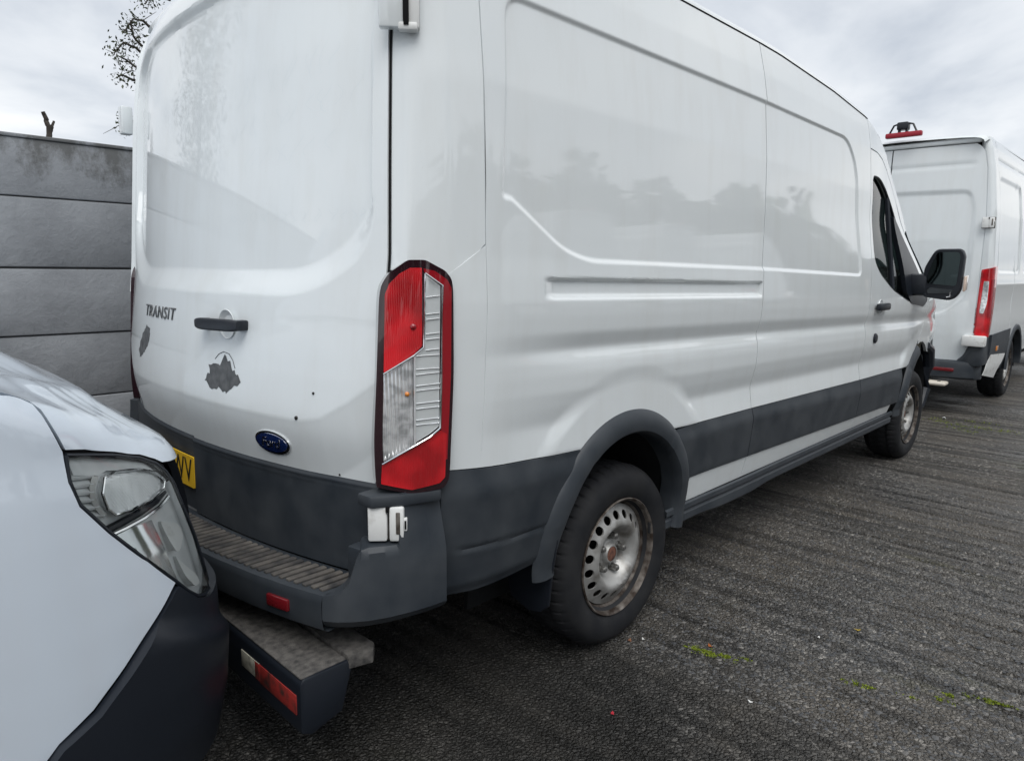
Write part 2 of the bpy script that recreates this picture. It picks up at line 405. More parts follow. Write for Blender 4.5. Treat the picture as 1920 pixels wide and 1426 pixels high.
vad = Nn.new('ShaderNodeVectorMath'); Ll.new(t.outputs['Object'], vad.inputs[0]); Ll.new(vsc.outputs[0], vad.inputs[1])
vo = Nn.new('ShaderNodeTexVoronoi'); vo.inputs['Scale'].default_value = 66; vo.inputs['Randomness'].default_value = 1.0; Ll.new(vad.outputs[0], vo.inputs['Vector'])
vd = Nn.new('ShaderNodeTexVoronoi'); vd.feature = 'DISTANCE_TO_EDGE'; vd.inputs['Scale'].default_value = 66; Ll.new(vad.outputs[0], vd.inputs['Vector'])
nb = Nn.new('ShaderNodeTexNoise'); nb.inputs['Scale'].default_value = 1.1; nb.inputs['Detail'].default_value = 10; nb.inputs['Roughness'].default_value = .62; Ll.new(t.outputs['Object'], nb.inputs['Vector'])
nf = Nn.new('ShaderNodeTexNoise'); nf.inputs['Scale'].default_value = 260; nf.inputs['Detail'].default_value = 4; Ll.new(t.outputs['Object'], nf.inputs['Vector'])
sepc = Nn.new('ShaderNodeSeparateColor'); Ll.new(vo.outputs['Color'], sepc.inputs[0])
chip = Nn.new('ShaderNodeValToRGB'); ce = chip.color_ramp.elements
ce[0].position = 0; ce[0].color = (.055, .054, .052, 1); ce[1].position = 1; ce[1].color = (.36, .345, .32, 1)
q = ce.new(.40); q.color = (.108, .104, .098, 1); q = ce.new(.80); q.color = (.19, .182, .17, 1)
Ll.new(sepc.outputs[0], chip.inputs[0])
mud = Nn.new('ShaderNodeMix'); mud.data_type = 'RGBA'; mud.inputs['B'].default_value = (.165, .142, .112, 1)
mr = Nn.new('ShaderNodeMapRange'); mr.inputs['From Min'].default_value = .40; mr.inputs['From Max'].default_value = .62; mr.inputs['To Max'].default_value = .60
Ll.new(nb.outputs['Fac'], mr.inputs['Value']); pale = Nn.new('ShaderNodeMix'); pale.data_type = 'RGBA'; pale.inputs['B'].default_value = (.215, .195, .168, 1); Ll.new(chip.outputs[0], pale.inputs['A'])
npl = Nn.new('ShaderNodeTexNoise'); npl.inputs['Scale'].default_value = 5.5; npl.inputs['Detail'].default_value = 11; npl.inputs['Roughness'].default_value = .68; Ll.new(t.outputs['Object'], npl.inputs['Vector'])
plr = Nn.new('ShaderNodeMapRange'); plr.inputs['From Min'].default_value = .54; plr.inputs['From Max'].default_value = .70; plr.inputs['To Max'].default_value = .75; Ll.new(npl.outputs['Fac'], plr.inputs['Value']); Ll.new(plr.outputs[0], pale.inputs['Factor'])
Ll.new(mr.outputs[0], mud.inputs['Factor']); Ll.new(pale.outputs['Result'], mud.inputs['A'])
edge = Nn.new('ShaderNodeMapRange'); edge.inputs['From Max'].default_value = .15; edge.inputs['To Min'].default_value = .40; Ll.new(vd.outputs['Distance'], edge.inputs['Value'])
mul = Nn.new('ShaderNodeMix'); mul.data_type = 'RGBA'; mul.blend_type = 'MULTIPLY'; mul.inputs['Factor'].default_value = 1
Ll.new(mud.outputs['Result'], mul.inputs['A']); Ll.new(edge.outputs[0], mul.inputs['B'])
# moss that has crept along joints: long thin streaks across the yard
mpm = Nn.new('ShaderNodeMapping'); mpm.inputs['Scale'].default_value = (1.9, .55, 1); mpm.inputs['Location'].default_value = (.3, 4.2, 0); Ll.new(t.outputs['Object'], mpm.inputs[0])
nm = Nn.new('ShaderNodeTexNoise'); nm.inputs['Scale'].default_value = 1.0; nm.inputs['Detail'].default_value = 12; nm.inputs['Roughness'].default_value = .7; Ll.new(mpm.outputs[0], nm.inputs['Vector'])
mmr = Nn.new('ShaderNodeMapRange'); mmr.inputs['From Min'].default_value = .60; mmr.inputs['From Max'].default_value = .74; mmr.inputs['To Max'].default_value = .6; Ll.new(nm.outputs['Fac'], mmr.inputs['Value'])
moss = Nn.new('ShaderNodeMix'); moss.data_type = 'RGBA'; moss.inputs['B'].default_value = (.055, .068, .018, 1)
Ll.new(mmr.outputs[0], moss.inputs['Factor']); Ll.new(mul.outputs['Result'], moss.inputs['A'])
# dirt lines lying along the planed grooves, and an oily damp patch with the vehicles' shade painted in
mpg = Nn.new('ShaderNodeMapping'); mpg.inputs['Scale'].default_value = (13, .55, 1); Ll.new(t.outputs['Object'], mpg.inputs[0])
ng = Nn.new('ShaderNodeTexNoise'); ng.inputs['Scale'].default_value = 1; ng.inputs['Detail'].default_value = 7; ng.inputs['Roughness'].default_value = .6; Ll.new(mpg.outputs[0], ng.inputs['Vector'])
gl = Nn.new('ShaderNodeMapRange'); gl.inputs['From Min'].default_value = .36; gl.inputs['From Max'].default_value = .56; gl.inputs['To Min'].default_value = .34; gl.inputs['To Max'].default_value = 1.12; Ll.new(ng.outputs['Fac'], gl.inputs['Value'])
gm = Nn.new('ShaderNodeMix'); gm.data_type = 'RGBA'; gm.blend_type = 'MULTIPLY'; gm.inputs['Factor'].default_value = 1; Ll.new(moss.outputs['Result'], gm.inputs['A']); Ll.new(gl.outputs[0], gm.inputs['B'])
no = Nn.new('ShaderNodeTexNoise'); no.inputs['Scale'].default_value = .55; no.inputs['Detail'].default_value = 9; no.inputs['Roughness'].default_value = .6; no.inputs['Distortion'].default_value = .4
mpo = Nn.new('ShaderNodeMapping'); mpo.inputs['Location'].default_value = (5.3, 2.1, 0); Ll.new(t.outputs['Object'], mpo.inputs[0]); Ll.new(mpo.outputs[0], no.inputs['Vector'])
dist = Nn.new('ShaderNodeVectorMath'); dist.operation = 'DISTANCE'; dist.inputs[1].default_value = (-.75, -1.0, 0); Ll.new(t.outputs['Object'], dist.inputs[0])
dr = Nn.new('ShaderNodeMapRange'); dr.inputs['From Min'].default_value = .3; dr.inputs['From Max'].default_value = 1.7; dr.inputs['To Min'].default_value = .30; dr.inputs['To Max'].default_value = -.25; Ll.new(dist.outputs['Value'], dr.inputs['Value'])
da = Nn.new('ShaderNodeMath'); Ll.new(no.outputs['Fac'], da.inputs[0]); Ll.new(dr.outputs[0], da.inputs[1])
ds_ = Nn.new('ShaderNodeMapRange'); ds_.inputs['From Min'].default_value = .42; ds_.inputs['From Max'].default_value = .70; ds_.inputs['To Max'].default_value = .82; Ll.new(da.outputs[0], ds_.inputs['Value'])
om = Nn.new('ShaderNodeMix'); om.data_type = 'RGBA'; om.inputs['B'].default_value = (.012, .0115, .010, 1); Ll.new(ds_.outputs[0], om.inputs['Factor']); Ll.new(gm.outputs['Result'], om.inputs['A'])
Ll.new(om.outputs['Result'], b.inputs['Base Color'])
wet = Nn.new('ShaderNodeMapRange'); wet.inputs['From Min'].default_value = .40; wet.inputs['From Max'].default_value = .60; wet.inputs['To Min'].default_value = .30; wet.inputs['To Max'].default_value = .62
nw = Nn.new('ShaderNodeTexNoise'); nw.inputs['Scale'].default_value = .7; nw.inputs['Detail'].default_value = 8; Ll.new(t.outputs['Object'], nw.inputs['Vector'])
Ll.new(nw.outputs['Fac'], wet.inputs['Value']); Ll.new(wet.outputs[0], b.inputs['Roughness'])
hm = Nn.new('ShaderNodeMapRange'); hm.inputs['From Max'].default_value = .36; Ll.new(vd.outputs['Distance'], hm.inputs['Value'])
ha = Nn.new('ShaderNodeMath'); ha.operation = 'MULTIPLY_ADD'; ha.inputs[1].default_value = .35; Ll.new(nf.outputs['Fac'], ha.inputs[0]); Ll.new(hm.outputs[0], ha.inputs[2])
hb = Nn.new('ShaderNodeMath'); hb.operation = 'MULTIPLY_ADD'; hb.inputs[1].default_value = 1.2; Ll.new(sepc.outputs[1], hb.inputs[0]); Ll.new(ha.outputs[0], hb.inputs[2])
bp = Nn.new('ShaderNodeBump'); bp.inputs['Strength'].default_value = 1.0; bp.inputs['Distance'].default_value = .010; Ll.new(hb.outputs[0], bp.inputs['Height']); Ll.new(bp.outputs[0], b.inputs['Normal'])
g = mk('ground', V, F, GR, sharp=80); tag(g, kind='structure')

# loose chippings bedded in the tarmac near the camera
def stones(name, n, xr, yr, smin, smax, m, keep=None):
    P = np.stack([rng.uniform(*xr, n), rng.uniform(*yr, n)], 1)
    if keep is not None: P = P[keep(P)]
    n = len(P)
    base = np.array([(1, 0, 0), (.3, .95, 0), (-.8, .6, 0), (-.8, -.6, 0), (.3, -.95, 0), (.1, .05, .62), (-.25, -.2, .5)])
    tri = np.array([(0, 1, 5), (1, 2, 5), (2, 6, 5), (2, 3, 6), (3, 4, 6), (4, 5, 6), (4, 0, 5)])
    Vs = np.repeat(base[None], n, 0) + rng.normal(0, .16, (n, 7, 3))*np.array([1, 1, .7])
    s = rng.uniform(smin, smax, n)*rng.uniform(.6, 1.3, n); a = rng.uniform(0, 6.28, n)
    asp = rng.uniform(.55, 1, n)
    x = Vs[..., 0]*s[:, None]; y = Vs[..., 1]*(s*asp)[:, None]; z = Vs[..., 2]*(s*.55)[:, None]
    xr_ = x*np.cos(a)[:, None]-y*np.sin(a)[:, None]; yr_ = x*np.sin(a)[:, None]+y*np.cos(a)[:, None]
    W = np.stack([xr_+P[:, :1], yr_+P[:, 1:], z+ground_h(P[:, 0], P[:, 1])[:, None]-.0008], -1).reshape(-1, 3)
    Fs = (tri[None]+7*np.arange(n)[:, None, None]).reshape(-1, 3)
    o = mk(name, W, Fs, m, smooth=False); return o
CHIP = mat('chipping', (.07, .07, .072), .5)
Nn, Ll, b = nodes(CHIP); geo = Nn.new('ShaderNodeNewGeometry'); r = Nn.new('ShaderNodeValToRGB'); Ll.new(geo.outputs['Random Per Island'], r.inputs[0])
ee = r.color_ramp.elements; ee[0].color = (.035, .037, .040, 1); ee[1].color = (.17, .16, .15, 1); q = ee.new(.6); q.color = (.072, .074, .078, 1); q = ee.new(.9); q.color = (.115, .113, .108, 1)
Ll.new(r.outputs[0], b.inputs['Base Color'])
o = stones('loose_chippings', 40000, (.0, 3.2), (-2.75, .1), .0035, .0105, CHIP, lambda P: rng.random(len(P)) < .25+.75*np.exp(-np.hypot(P[:, 0]-.4, P[:, 1]+1.9)**2/2.2))
tag(o, 'small grey chippings bedded in the worn tarmac', 'gravel', kind='stuff')

# moss tufts and litter
MOSS = mat('moss', (.10, .16, .015), .9)
Nn, Ll, b = nodes(MOSS); geo = Nn.new('ShaderNodeNewGeometry'); r = Nn.new('ShaderNodeValToRGB'); Ll.new(geo.outputs['Random Per Island'], r.inputs[0])
r.color_ramp.elements[0].color = (.09, .12, .012, 1); r.color_ramp.elements[1].color = (.27, .34, .03, 1); Ll.new(r.outputs[0], b.inputs['Base Color'])
Vm = []; Fm = []
def moss_at(cx, cy, rx, ry, n, hgt=.010, ang=0):
    for _ in range(n):
        ux = random.gauss(0, .55)*rx; uy = random.gauss(0, .6)*ry; q = min(1, math.hypot(ux/rx, uy/ry))
        if float(vnoise(np.array([cx*70+ux*75]), np.array([cy*70+uy*75]), 21)[0]) < .42+.2*q: continue
        x = cx+ux*math.cos(ang)-uy*math.sin(ang); y = cy+ux*math.sin(ang)+uy*math.cos(ang); z = float(ground_h(np.array([x]), np.array([y]))[0])-.001
        k = len(Vm); s = random.uniform(.0025, .006); t_ = random.uniform(0, 6.28); h = random.uniform(.4, 1)*hgt*(1-.5*q)
        Vm.extend([(x+s*math.cos(t_), y+s*math.sin(t_), z), (x-s*math.cos(t_), y-s*math.sin(t_), z), (x+random.uniform(-.004, .004), y+random.uniform(-.004, .004), z+h)]); Fm.append((k, k+1, k+2))
for (u, v, rx, ry, n) in ((1312, 1214, .035, .02, 500), (1338, 1220, .05, .022, 900), (1362, 1226, .04, .018, 500), (1295, 1210, .03, .015, 150), (1398, 1230, .03, .010, 60), (1590, 1274, .03, .012, 170), (1612, 1281, .04, .014, 260), (1632, 1287, .03, .010, 90), (1706, 1303, .03, .008, 50), (1762, 1309, .035, .016, 260), (1785, 1302, .03, .012, 200), (1822, 1302, .03, .012, 170), (1860, 1313, .05, .014, 240), (1892, 1322, .035, .014, 170)):
    c = at_z(u, v); moss_at(c[0], c[1], rx, ry, n, ang=math.radians(100))
for (u, v) in ((1752, 783), (1775, 790), (1800, 795), (1830, 799), (1860, 803), (1890, 806), (1790, 800), (1840, 790), (1815, 806)):
    c = at_z(u, v); moss_at(c[0], c[1], .16, .10, 130, .02, ang=math.radians(90))
o = mk('moss', Vm, Fm, MOSS, smooth=False); tag(o, 'bright green moss growing in cracks of the tarmac', 'moss', kind='stuff')
def leaf(u, v, s, col, rot, label, nm='fallen_leaf', cat='leaf'):
    c = at_z(u, v); z = float(ground_h(np.array([c[0]]), np.array([c[1]]))[0])
    bm = bmesh.new(); n = 10; ring = []
    for i in range(n):
        a = 2*math.pi*i/n; r = s*(1 if i else 1.5)*(.8+.3*random.random())
        ring.append(bm.verts.new((r*math.cos(a), .62*r*math.sin(a), .25*s*math.cos(2*a)+.3*s)))
    ce_ = bm.verts.new((0, 0, .1*s))
    for i in range(n): bm.faces.new((ring[i], ring[(i+1) % n], ce_))
    ex = bmesh.ops.extrude_face_region(bm, geom=list(bm.faces))
    for g_ in ex['geom']:
        if isinstance(g_, bmesh.types.BMVert): g_.co.z += .0012
    m = mat(nm+'_'+str(u), col, .7)
    o = bmk(nm, bm, m); o.location = (c[0], c[1], z+.002); o.rotation_euler = (.15, .1, rot); tag(o, label, cat)
leaf(1332, 1208, .012, (.30, .09, .02), 1.0, 'orange brown fallen leaf lying on the bright moss patch')
leaf(1180, 1197, .012, (.16, .075, .04), .4, 'brown leaf beside the rear tyre of the van')
leaf(1609, 1180, .010, (.42, .30, .04), 2.0, 'small yellow leaf on open tarmac')
leaf(1148, 1334, .009, (.42, .02, .035), .6, 'tiny red scrap on the dark tarmac', 'litter_scrap', 'litter')
leaf(1408, 1313, .009, (.70, .70, .68), 1.6, 'small white paper scrap on the near tarmac', 'litter_scrap', 'litter')
leaf(1535, 1192, .007, (.62, .62, .60), .2, 'small white scrap next to the yellow leaf', 'litter_scrap', 'litter')
leaf(1770, 783, .03, (.75, .76, .76), .2, 'crumpled white scrap on ground by the front wheel', 'litter_scrap', 'litter')
leaf(1206, 1195, .009, (.6, .6, .58), .9, 'pale chip of litter in front of the rear tyre', 'litter_scrap', 'litter')

# ------------------------------------------------------------------ painted concrete wall along the yard
WALL = mat('peeling_grey_wall_paint', (.2, .21, .22), .8)
Nn, Ll, b = nodes(WALL)
t = Nn.new('ShaderNodeTexCoord')
n1 = Nn.new('ShaderNodeTexNoise'); n1.inputs['Scale'].default_value = 3.0; n1.inputs['Detail'].default_value = 12; n1.inputs['Roughness'].default_value = .68; Ll.new(t.outputs['Object'], n1.inputs['Vector'])
r1 = Nn.new('ShaderNodeValToRGB'); e1 = r1.color_ramp.elements; e1[0].position = .28; e1[0].color = (.20, .212, .228, 1); e1[1].position = .72; e1[1].color = (.34, .357, .38, 1); Ll.new(n1.outputs['Fac'], r1.inputs[0])
# dark algae staining held by the top of the wall
sp = Nn.new('ShaderNodeSeparateXYZ'); Ll.new(t.outputs['Object'], sp.inputs[0])
zr = Nn.new('ShaderNodeMapRange'); zr.inputs['From Min'].default_value = 1.66; zr.inputs['From Max'].default_value = 1.97; zr.inputs['To Min'].default_value = -.30; zr.inputs['To Max'].default_value = .06; Ll.new(sp.outputs['Z'], zr.inputs['Value'])
mps = Nn.new('ShaderNodeMapping'); mps.inputs['Scale'].default_value = (7, 7, 4.2); Ll.new(t.outputs['Object'], mps.inputs[0])
n2 = Nn.new('ShaderNodeTexNoise'); n2.inputs['Scale'].default_value = 1; n2.inputs['Detail'].default_value = 13; n2.inputs['Roughness'].default_value = .72; Ll.new(mps.outputs[0], n2.inputs['Vector'])
a2 = Nn.new('ShaderNodeMath'); a2.operation = 'ADD'; Ll.new(n2.outputs['Fac'], a2.inputs[0]); Ll.new(zr.outputs[0], a2.inputs[1])
s2 = Nn.new('ShaderNodeMapRange'); s2.inputs['From Min'].default_value = .41; s2.inputs['From Max'].default_value = .56; s2.inputs['To Max'].default_value = .85; Ll.new(a2.outputs[0], s2.inputs['Value'])
mx = Nn.new('ShaderNodeMix'); mx.data_type = 'RGBA'; mx.inputs['B'].default_value = (.095, .097, .095, 1); Ll.new(s2.outputs[0], mx.inputs['Factor']); Ll.new(r1.outputs[0], mx.inputs['A'])
# flaked paint
n3 = Nn.new('ShaderNodeTexNoise'); n3.inputs['Scale'].default_value = 11; n3.inputs['Detail'].default_value = 14; n3.inputs['Roughness'].default_value = .80; n3.inputs['Distortion'].default_value = .15; Ll.new(t.outputs['Object'], n3.inputs['Vector'])
f3 = Nn.new('ShaderNodeMapRange'); f3.inputs['From Min'].default_value = .645; f3.inputs['From Max'].default_value = .665; Ll.new(n3.outputs['Fac'], f3.inputs['Value'])
mx2 = Nn.new('ShaderNodeMix'); mx2.data_type = 'RGBA'; mx2.inputs['B'].default_value = (.44, .43, .40, 1); Ll.new(f3.outputs[0], mx2.inputs['Factor']); Ll.new(mx.outputs['Result'], mx2.inputs['A'])
Ll.new(mx2.outputs['Result'], b.inputs['Base Color'])
hh = Nn.new('ShaderNodeMath'); hh.operation = 'MULTIPLY_ADD'; hh.inputs[1].default_value = -.35; Ll.new(f3.outputs[0], hh.inputs[0]); Ll.new(n3.outputs['Fac'], hh.inputs[2])
bp = Nn.new('ShaderNodeBump'); bp.inputs['Strength'].default_value = .9; bp.inputs['Distance'].default_value = .010; Ll.new(hh.outputs[0], bp.inputs['Height']); Ll.new(bp.outputs[0], b.inputs['Normal'])
wall = empty('concrete_wall', (0, 1.42, 0), 'grey painted concrete block wall with peeling paint behind the white van', 'wall')
zj = [-.05, .155, .465, .775, 1.085, 1.395, 1.712, 1.972]
for i in range(7):
    xs0 = -7.0 + (.55 if i % 2 else -.35)
    k = 0
    while xs0 + k*1.9 < 11:
        x0 = xs0+k*1.9; k += 1
        dy_ = random.uniform(-.004, .004); dz = random.uniform(-.002, .002)
        nx, nz = 24, 8
        bm = bmesh.new(); add_box(bm, (x0+.95, .10+dy_, (zj[i]+zj[i+1])/2+dz), (1.894, .20, zj[i+1]-zj[i]-.006), .007)
        o = bmk('concrete_block', bm, WALL, wall); o.matrix_parent_inverse.identity()
MORT = mat('mortar', (.12, .12, .12), .9)
box('mortar', (2, .105, .95), (18, .17, 1.99), MORT, wall, bev=0)
cap = box('coping', (2, .10, 1.979), (18.2, .215, .016), WALL, wall, bev=.004)

# ------------------------------------------------------------------ vegetation over the wall
BARK = mat('bark', (.05, .043, .036), .9); add_bump(BARK, 60, .6, .004)
LEAFM = mat('dark_ivy_leaf', (.035, .05, .022), .5)
add_noise_colour(LEAFM, (.022, .032, .016), (.06, .075, .03), 14, 3)
def twig(pts, r0, r1, name, m, parent, n=7):
    pts = np.asarray(pts, float); k = len(pts)
    fine = np.stack([np.interp(np.linspace(0, k-1, 4*k), np.arange(k), pts[:, i]) for i in range(3)], 1)
    fine += rng.normal(0, r0*.10, fine.shape)
    return tube(name, fine, np.linspace(r0, r1, len(fine)), m, parent, n)
Yd = 3.0
pB = lambda u, v, Y=Yd: at_y(u, v, Y)
base = pB(96, 300); stump = empty('dead_branch', (base[0], Yd, .5), 'bare forked dead branch sticking up behind the wall', 'branch')
def loc(pts, root): return np.asarray(pts) - np.array(root.location)
twig(loc([(base[0], Yd, .5), pB(95, 285), pB(93, 262), pB(90, 238), pB(86, 222), pB(80, 209)], stump), .022, .012, 'trunk', BARK, stump)
twig(loc([pB(92, 256), pB(97, 240), pB(101, 227)], stump), .012, .007, 'branch', BARK, stump)
twig(loc([pB(93, 268), pB(96, 258)], stump), .014, .009, 'branch', BARK, stump)
def leaf_cloud(centres, n, size, rad):
    Vv = []; Ff = []
    for _ in range(n):
        c = centres[random.randrange(len(centres))]
        p = np.array(c)+rng.normal(0, rad, 3)
        a = rng.normal(0, 1, 3); a /= np.linalg.norm(a); b_ = np.cross(a, rng.normal(0, 1, 3)); b_ /= np.linalg.norm(b_); s = size*random.uniform(.6, 1.3)
        k = len(Vv); Vv += [p-a*s, p+b_*s*.45, p+a*s*1.1, p-b_*s*.45]; Ff.append((k, k+1, k+2, k+3))
    return Vv, Ff
tp = empty('leafy_tree', (.6, 5.0, -.05), 'slim leafy tree top showing past the left edge of the van roof', 'tree')
Yt = 5.0
q = lambda u, v: pB(u, v, Yt)
trunk = [(.6, Yt, -.1), (.55, Yt, 2.2), q(345, 150), q(385, -60)]
twig(loc(trunk, tp), .09, .05, 'trunk', BARK, tp)
brs = [[q(300, 150), q(262, 130), q(235, 112), q(220, 104)], [q(310, 80), q(270, 40), q(250, 35), q(232, 62)], [q(300, 130), q(255, 90), q(232, 80), q(214, 100)], [q(320, 0), q(285, -10), q(272, 8)], [q(300, 160), q(250, 150), q(228, 140), q(218, 147)], [q(290, 230), q(240, 232), q(229, 230)], [q(300, 120), q(250, 70), q(245, 40)]]
cen = []
for bb in brs:
    twig(loc(bb, tp), .016, .005, 'branch', BARK, tp, 5)
    f = np.array(bb)
    for tt in np.linspace(.25, 1, 12): cen.append(np.array([np.interp(tt*(len(f)-1), np.arange(len(f)), f[:, i]) for i in range(3)]))
cen = [c - np.array(tp.location) for c in cen]
for k in range(46):
    c_ = cen[random.randrange(len(cen))]; d_ = rng.normal(0, .06, 3); twig([c_, c_+d_*.6, c_+d_*1.3], .004, .0015, 'twig', BARK, tp, 4)
Vv, Ff = leaf_cloud(cen, 700, .018, .05)
mk('crown', Vv, Ff, LEAFM, tp, smooth=False)
hg = empty('bare_hedge', (-3.2, 3.4, 0), 'thin bare twigs at the left picture edge above the wall', 'shrub')
for k in range(26):
    u0 = random.uniform(-60, -8); a = pB(u0, 300, 3.4); b1 = pB(u0+random.uniform(-6, 14), random.uniform(180, 235), 3.4)
    mid = (a+b1)/2+rng.normal(0, .02, 3)
    twig(loc([(a[0], 3.4, 0), a, mid, b1], hg), .007, .002, 'twig', BARK, hg, 4)

# ================================================================== THE WHITE VAN (main subject)
def ztab(x, xs, zs): return np.interp(x, xs, zs)
def z_ct(x): return ztab(x, [-.9, -.656, -.436, -.299, .4, .98, 2.465, 3.335, 4.6], [.855, .841, .828, .822, .797, .79, .766, .759, .75])   # top of the grey cladding
def z_cm(x): return ztab(x, [-.84, -.47, .43, .96, 2.45, 3.2], [.779, .767, .744, .743, .693, .692])
def z_cb(x): return .559-.019*(x-.97)
PZ = [.20, .30, .39, .40, .453, .556, .563, .74, .755, .79, .80, .885, .90, .95, 1.0, 1.06, 1.10, 1.139, 1.16, 1.195, 1.25, 1.30, 1.37, 1.43, 1.675, 1.905, 2.15, 2.27, 2.405, 2.45, 2.6]
PW = [.90, .93, .958, .962, .982, 1.003, 1.006, 1.023, 1.021, 1.011, 1.0105, .998, .999, 1.012, 1.0215, 1.0235, 1.020, 1.009, 1.016, 1.028, 1.032, 1.0325, 1.030, 1.027, 1.023, 1.015, .992, .970, .937, .915, .80]
zt = np.linspace(.2, 2.6, 2401); wt = np.interp(zt, PZ, PW)
ker = np.exp(-.5*(np.arange(-30, 31)/8.0)**2); ker /= ker.sum()
wt = np.convolve(np.pad(wt, 30, mode='edge'), ker, 'valid')
PANEL = rounded([(-.69, 1.60), (-.66, 2.15), (2.05, 2.15), (2.20, 2.02), (2.275, 1.432), (-.30, 1.432), (-.43, 1.463), (-.66, 1.60)], [.06, .07, .10, .10, .04, .10, .08, .05], 6)
SLOT = [(-.536, 1.300), (-.536, 1.374), (1.2, 1.374), (1.2, 1.300)]
AX, AZ, AR = -.025, .45, .467                  # rear wheel arch: centre and outer radius
def S(x, z, detail=True):
    """half width of the body at station x, height z"""
    x = np.asarray(x, float); z = np.asarray(z, float)
    anch = [(np.full_like(x, .2), .2), (np.full_like(x, .453), .453), (z_cb(x), .559), (z_cm(x), .743), (z_ct(x), .79),
            (1.139-.019*(x-.97), 1.139), (1.432-np.where(x > .97, .019, .010)*(x-.97), 1.432), (np.full_like(x, 2.15), 2.15), (np.full_like(x, 2.7), 2.7)]
    z0 = np.where(z < .2, z, 0.0)
    for (a, fa), (b_, fb) in zip(anch[:-1], anch[1:]):
        z0 = np.where((z >= a) & (z <= b_), fa+(z-a)*(fb-fa)/np.maximum(b_-a, 1e-6), z0)
    z0 = np.where(z > 2.7, z, z0)
    h = np.interp(z0, zt, wt)
    fade = sstep(-.30, -.90, x) if True else 0
    smooth_h = np.interp(z0, [.79, 1.0, 1.25], [1.011, 1.022, 1.032])
    h = np.where((z0 > .79) & (z0 < 1.25), h+(smooth_h-h)*sstep(.35, 1.0, 1-(x+.9)/.9*1.0) if False else h+(smooth_h-h)*np.clip((-.30-x)/.5, 0, 1), h)
    for ax in (AX, 3.83):
        rr = np.hypot(x-ax, z-AZ)
        mk_ = (1-sstep(.565, .64, rr))*sstep(.775, .80, z0)
        h = h+(1.017-h)*mk_
    if detail:
        d = sdf(PANEL, x, z0)
        h = h-.0085*(1-sstep(-.0085, .0085, d))
        ds = sdf(SLOT, x, z0)
        top = (1-sstep(-.007, .007, z0-1.370)); bot = sstep(1.302, 1.324, z0); lf = sstep(-.532, -.455, x); rt = 1-sstep(.955, .962, x)
        h = h-.016*top*bot*lf*rt
    h = h-.035*np.clip((x-.97)/1.49, 0, 1.3)*sstep(1.38, 1.80, z)
    h = h-.10*np.clip((x-2.46)/1.0, 0, 2)**1.5*np.clip((z-1.25)/.8, 0, 1)
    h = h-.10*np.clip((x-3.35)/1.2, 0, 2)**2
    h = h-.9*np.clip(-.65-x, 0, 1)**2
    return h
def side(a, b, off=0.0): return np.stack([a, -(S(a, b)+off), b], -1)
RZ = [.4, .56, .82, .95, 1.41, 2.0, 2.25, 2.36, 2.42]; RX = [-1.20, -1.195, -1.192, -1.20, -1.145, -1.10, -1.07, -1.03, -.98]
rzt = np.linspace(.4, 2.42, 1011); rxt = np.interp(rzt, RZ, RX); rxt = np.convolve(np.pad(rxt, 40, mode='edge'), np.hanning(81)/np.hanning(81).sum(), 'valid')
def Rb(y, z): return np.interp(z, rzt, rxt)+.115*np.abs(y/.875)**2.2-.03*y/.875
hp = [(0, 1.403), (-.56, 1.405), (-.67, 1.437), (-.765, 1.497), (-.825, 1.575), (-.797, 2.11), (-.765, 2.185), (-.66, 2.232), (0, 2.242)]
REC = rounded(hp+[(-a, b) for a, b in hp[-2:0:-1]], .05, 4)
def z_cr(y): return np.interp(np.abs(y), [0, .36, .63, .71, .80, .88, 1], [.988, .984, .983, .999, 1.054, 1.115, 1.2])
def R(y, z):
    """rear surface X at y, z"""
    x = Rb(y, z)
    d = sdf(REC, y, z)
    wd = .012+.062*sstep(1.64, 1.42, z)+.022*sstep(2.0, 2.2, z)
    q_ = np.clip(d/wd, 0, 1); q_ = q_*.8+.2*q_*q_*(3-2*q_)
    x = x+.024*(1-q_)
    x = x+.15*np.clip(z_cr(y)-z, 0, .19)*sstep(0, .012, z_cr(y)-z)
    return x
def rear(a, b, off=0.0): return np.stack([R(a, b)-off, a, b], -1)
def rear_px(u, v, it=25):
    X_ = -1.1
    for _ in range(it):
        q_ = at_x(u, v, X_); X_ = .5*X_+.5*float(Rb(np.clip(q_[1], -1, 1), q_[2]))
    return q_[1], q_[2]
def side_px(u, v, it=25):
    Y_ = -1.0
    for _ in range(it):
        q_ = at_y(u, v, Y_); Y_ = .5*Y_-.5*float(S(np.array([q_[0]]), np.array([q_[2]]), False)[0])
    return q_[0], q_[2]

van = empty('panel_van', (0, 0, 0), 'large white panel van with grey cladding in the middle, seen from its rear corner', 'van')
def T(x): return np.interp(x, [-1.2, 1.2, 1.9, 2.45, 2.75, 3.0, 3.25, 3.5, 3.8, 4.1, 4.4], [2.405, 2.405, 2.375, 2.325, 2.225, 2.10, 1.93, 1.74, 1.50, 1.27, 1.19])
def arch_lo(x, ax=AX, r=AR):
    return np.where(np.abs(x-ax) < r, AZ+np.sqrt(np.maximum(r*r-(x-ax)**2, 0)), -1)
G = .0032
# painted side panels
def zlo_side(x): return np.maximum(z_ct(x)+.002, arch_lo(x))
def zhi_rear(x): return np.where(x < -.752, np.interp(x, [-.882, -.752], [1.385, 1.478]), T(x))
x1 = np.concatenate([np.arange(-.882, -.7515, .0065), np.arange(-.7505, .97-G, .0046), [.97-G]])
side_rear = columns('side_panel', x1, zlo_side, zhi_rear, 340, side, WHITE, van, .02)
side_mid = columns('side_panel', np.linspace(.97+G, 2.46-G, 300), zlo_side, T, 340, side, WHITE, van, .02)
tag(side_rear, 'rear side panel with long recess and faded lettering')
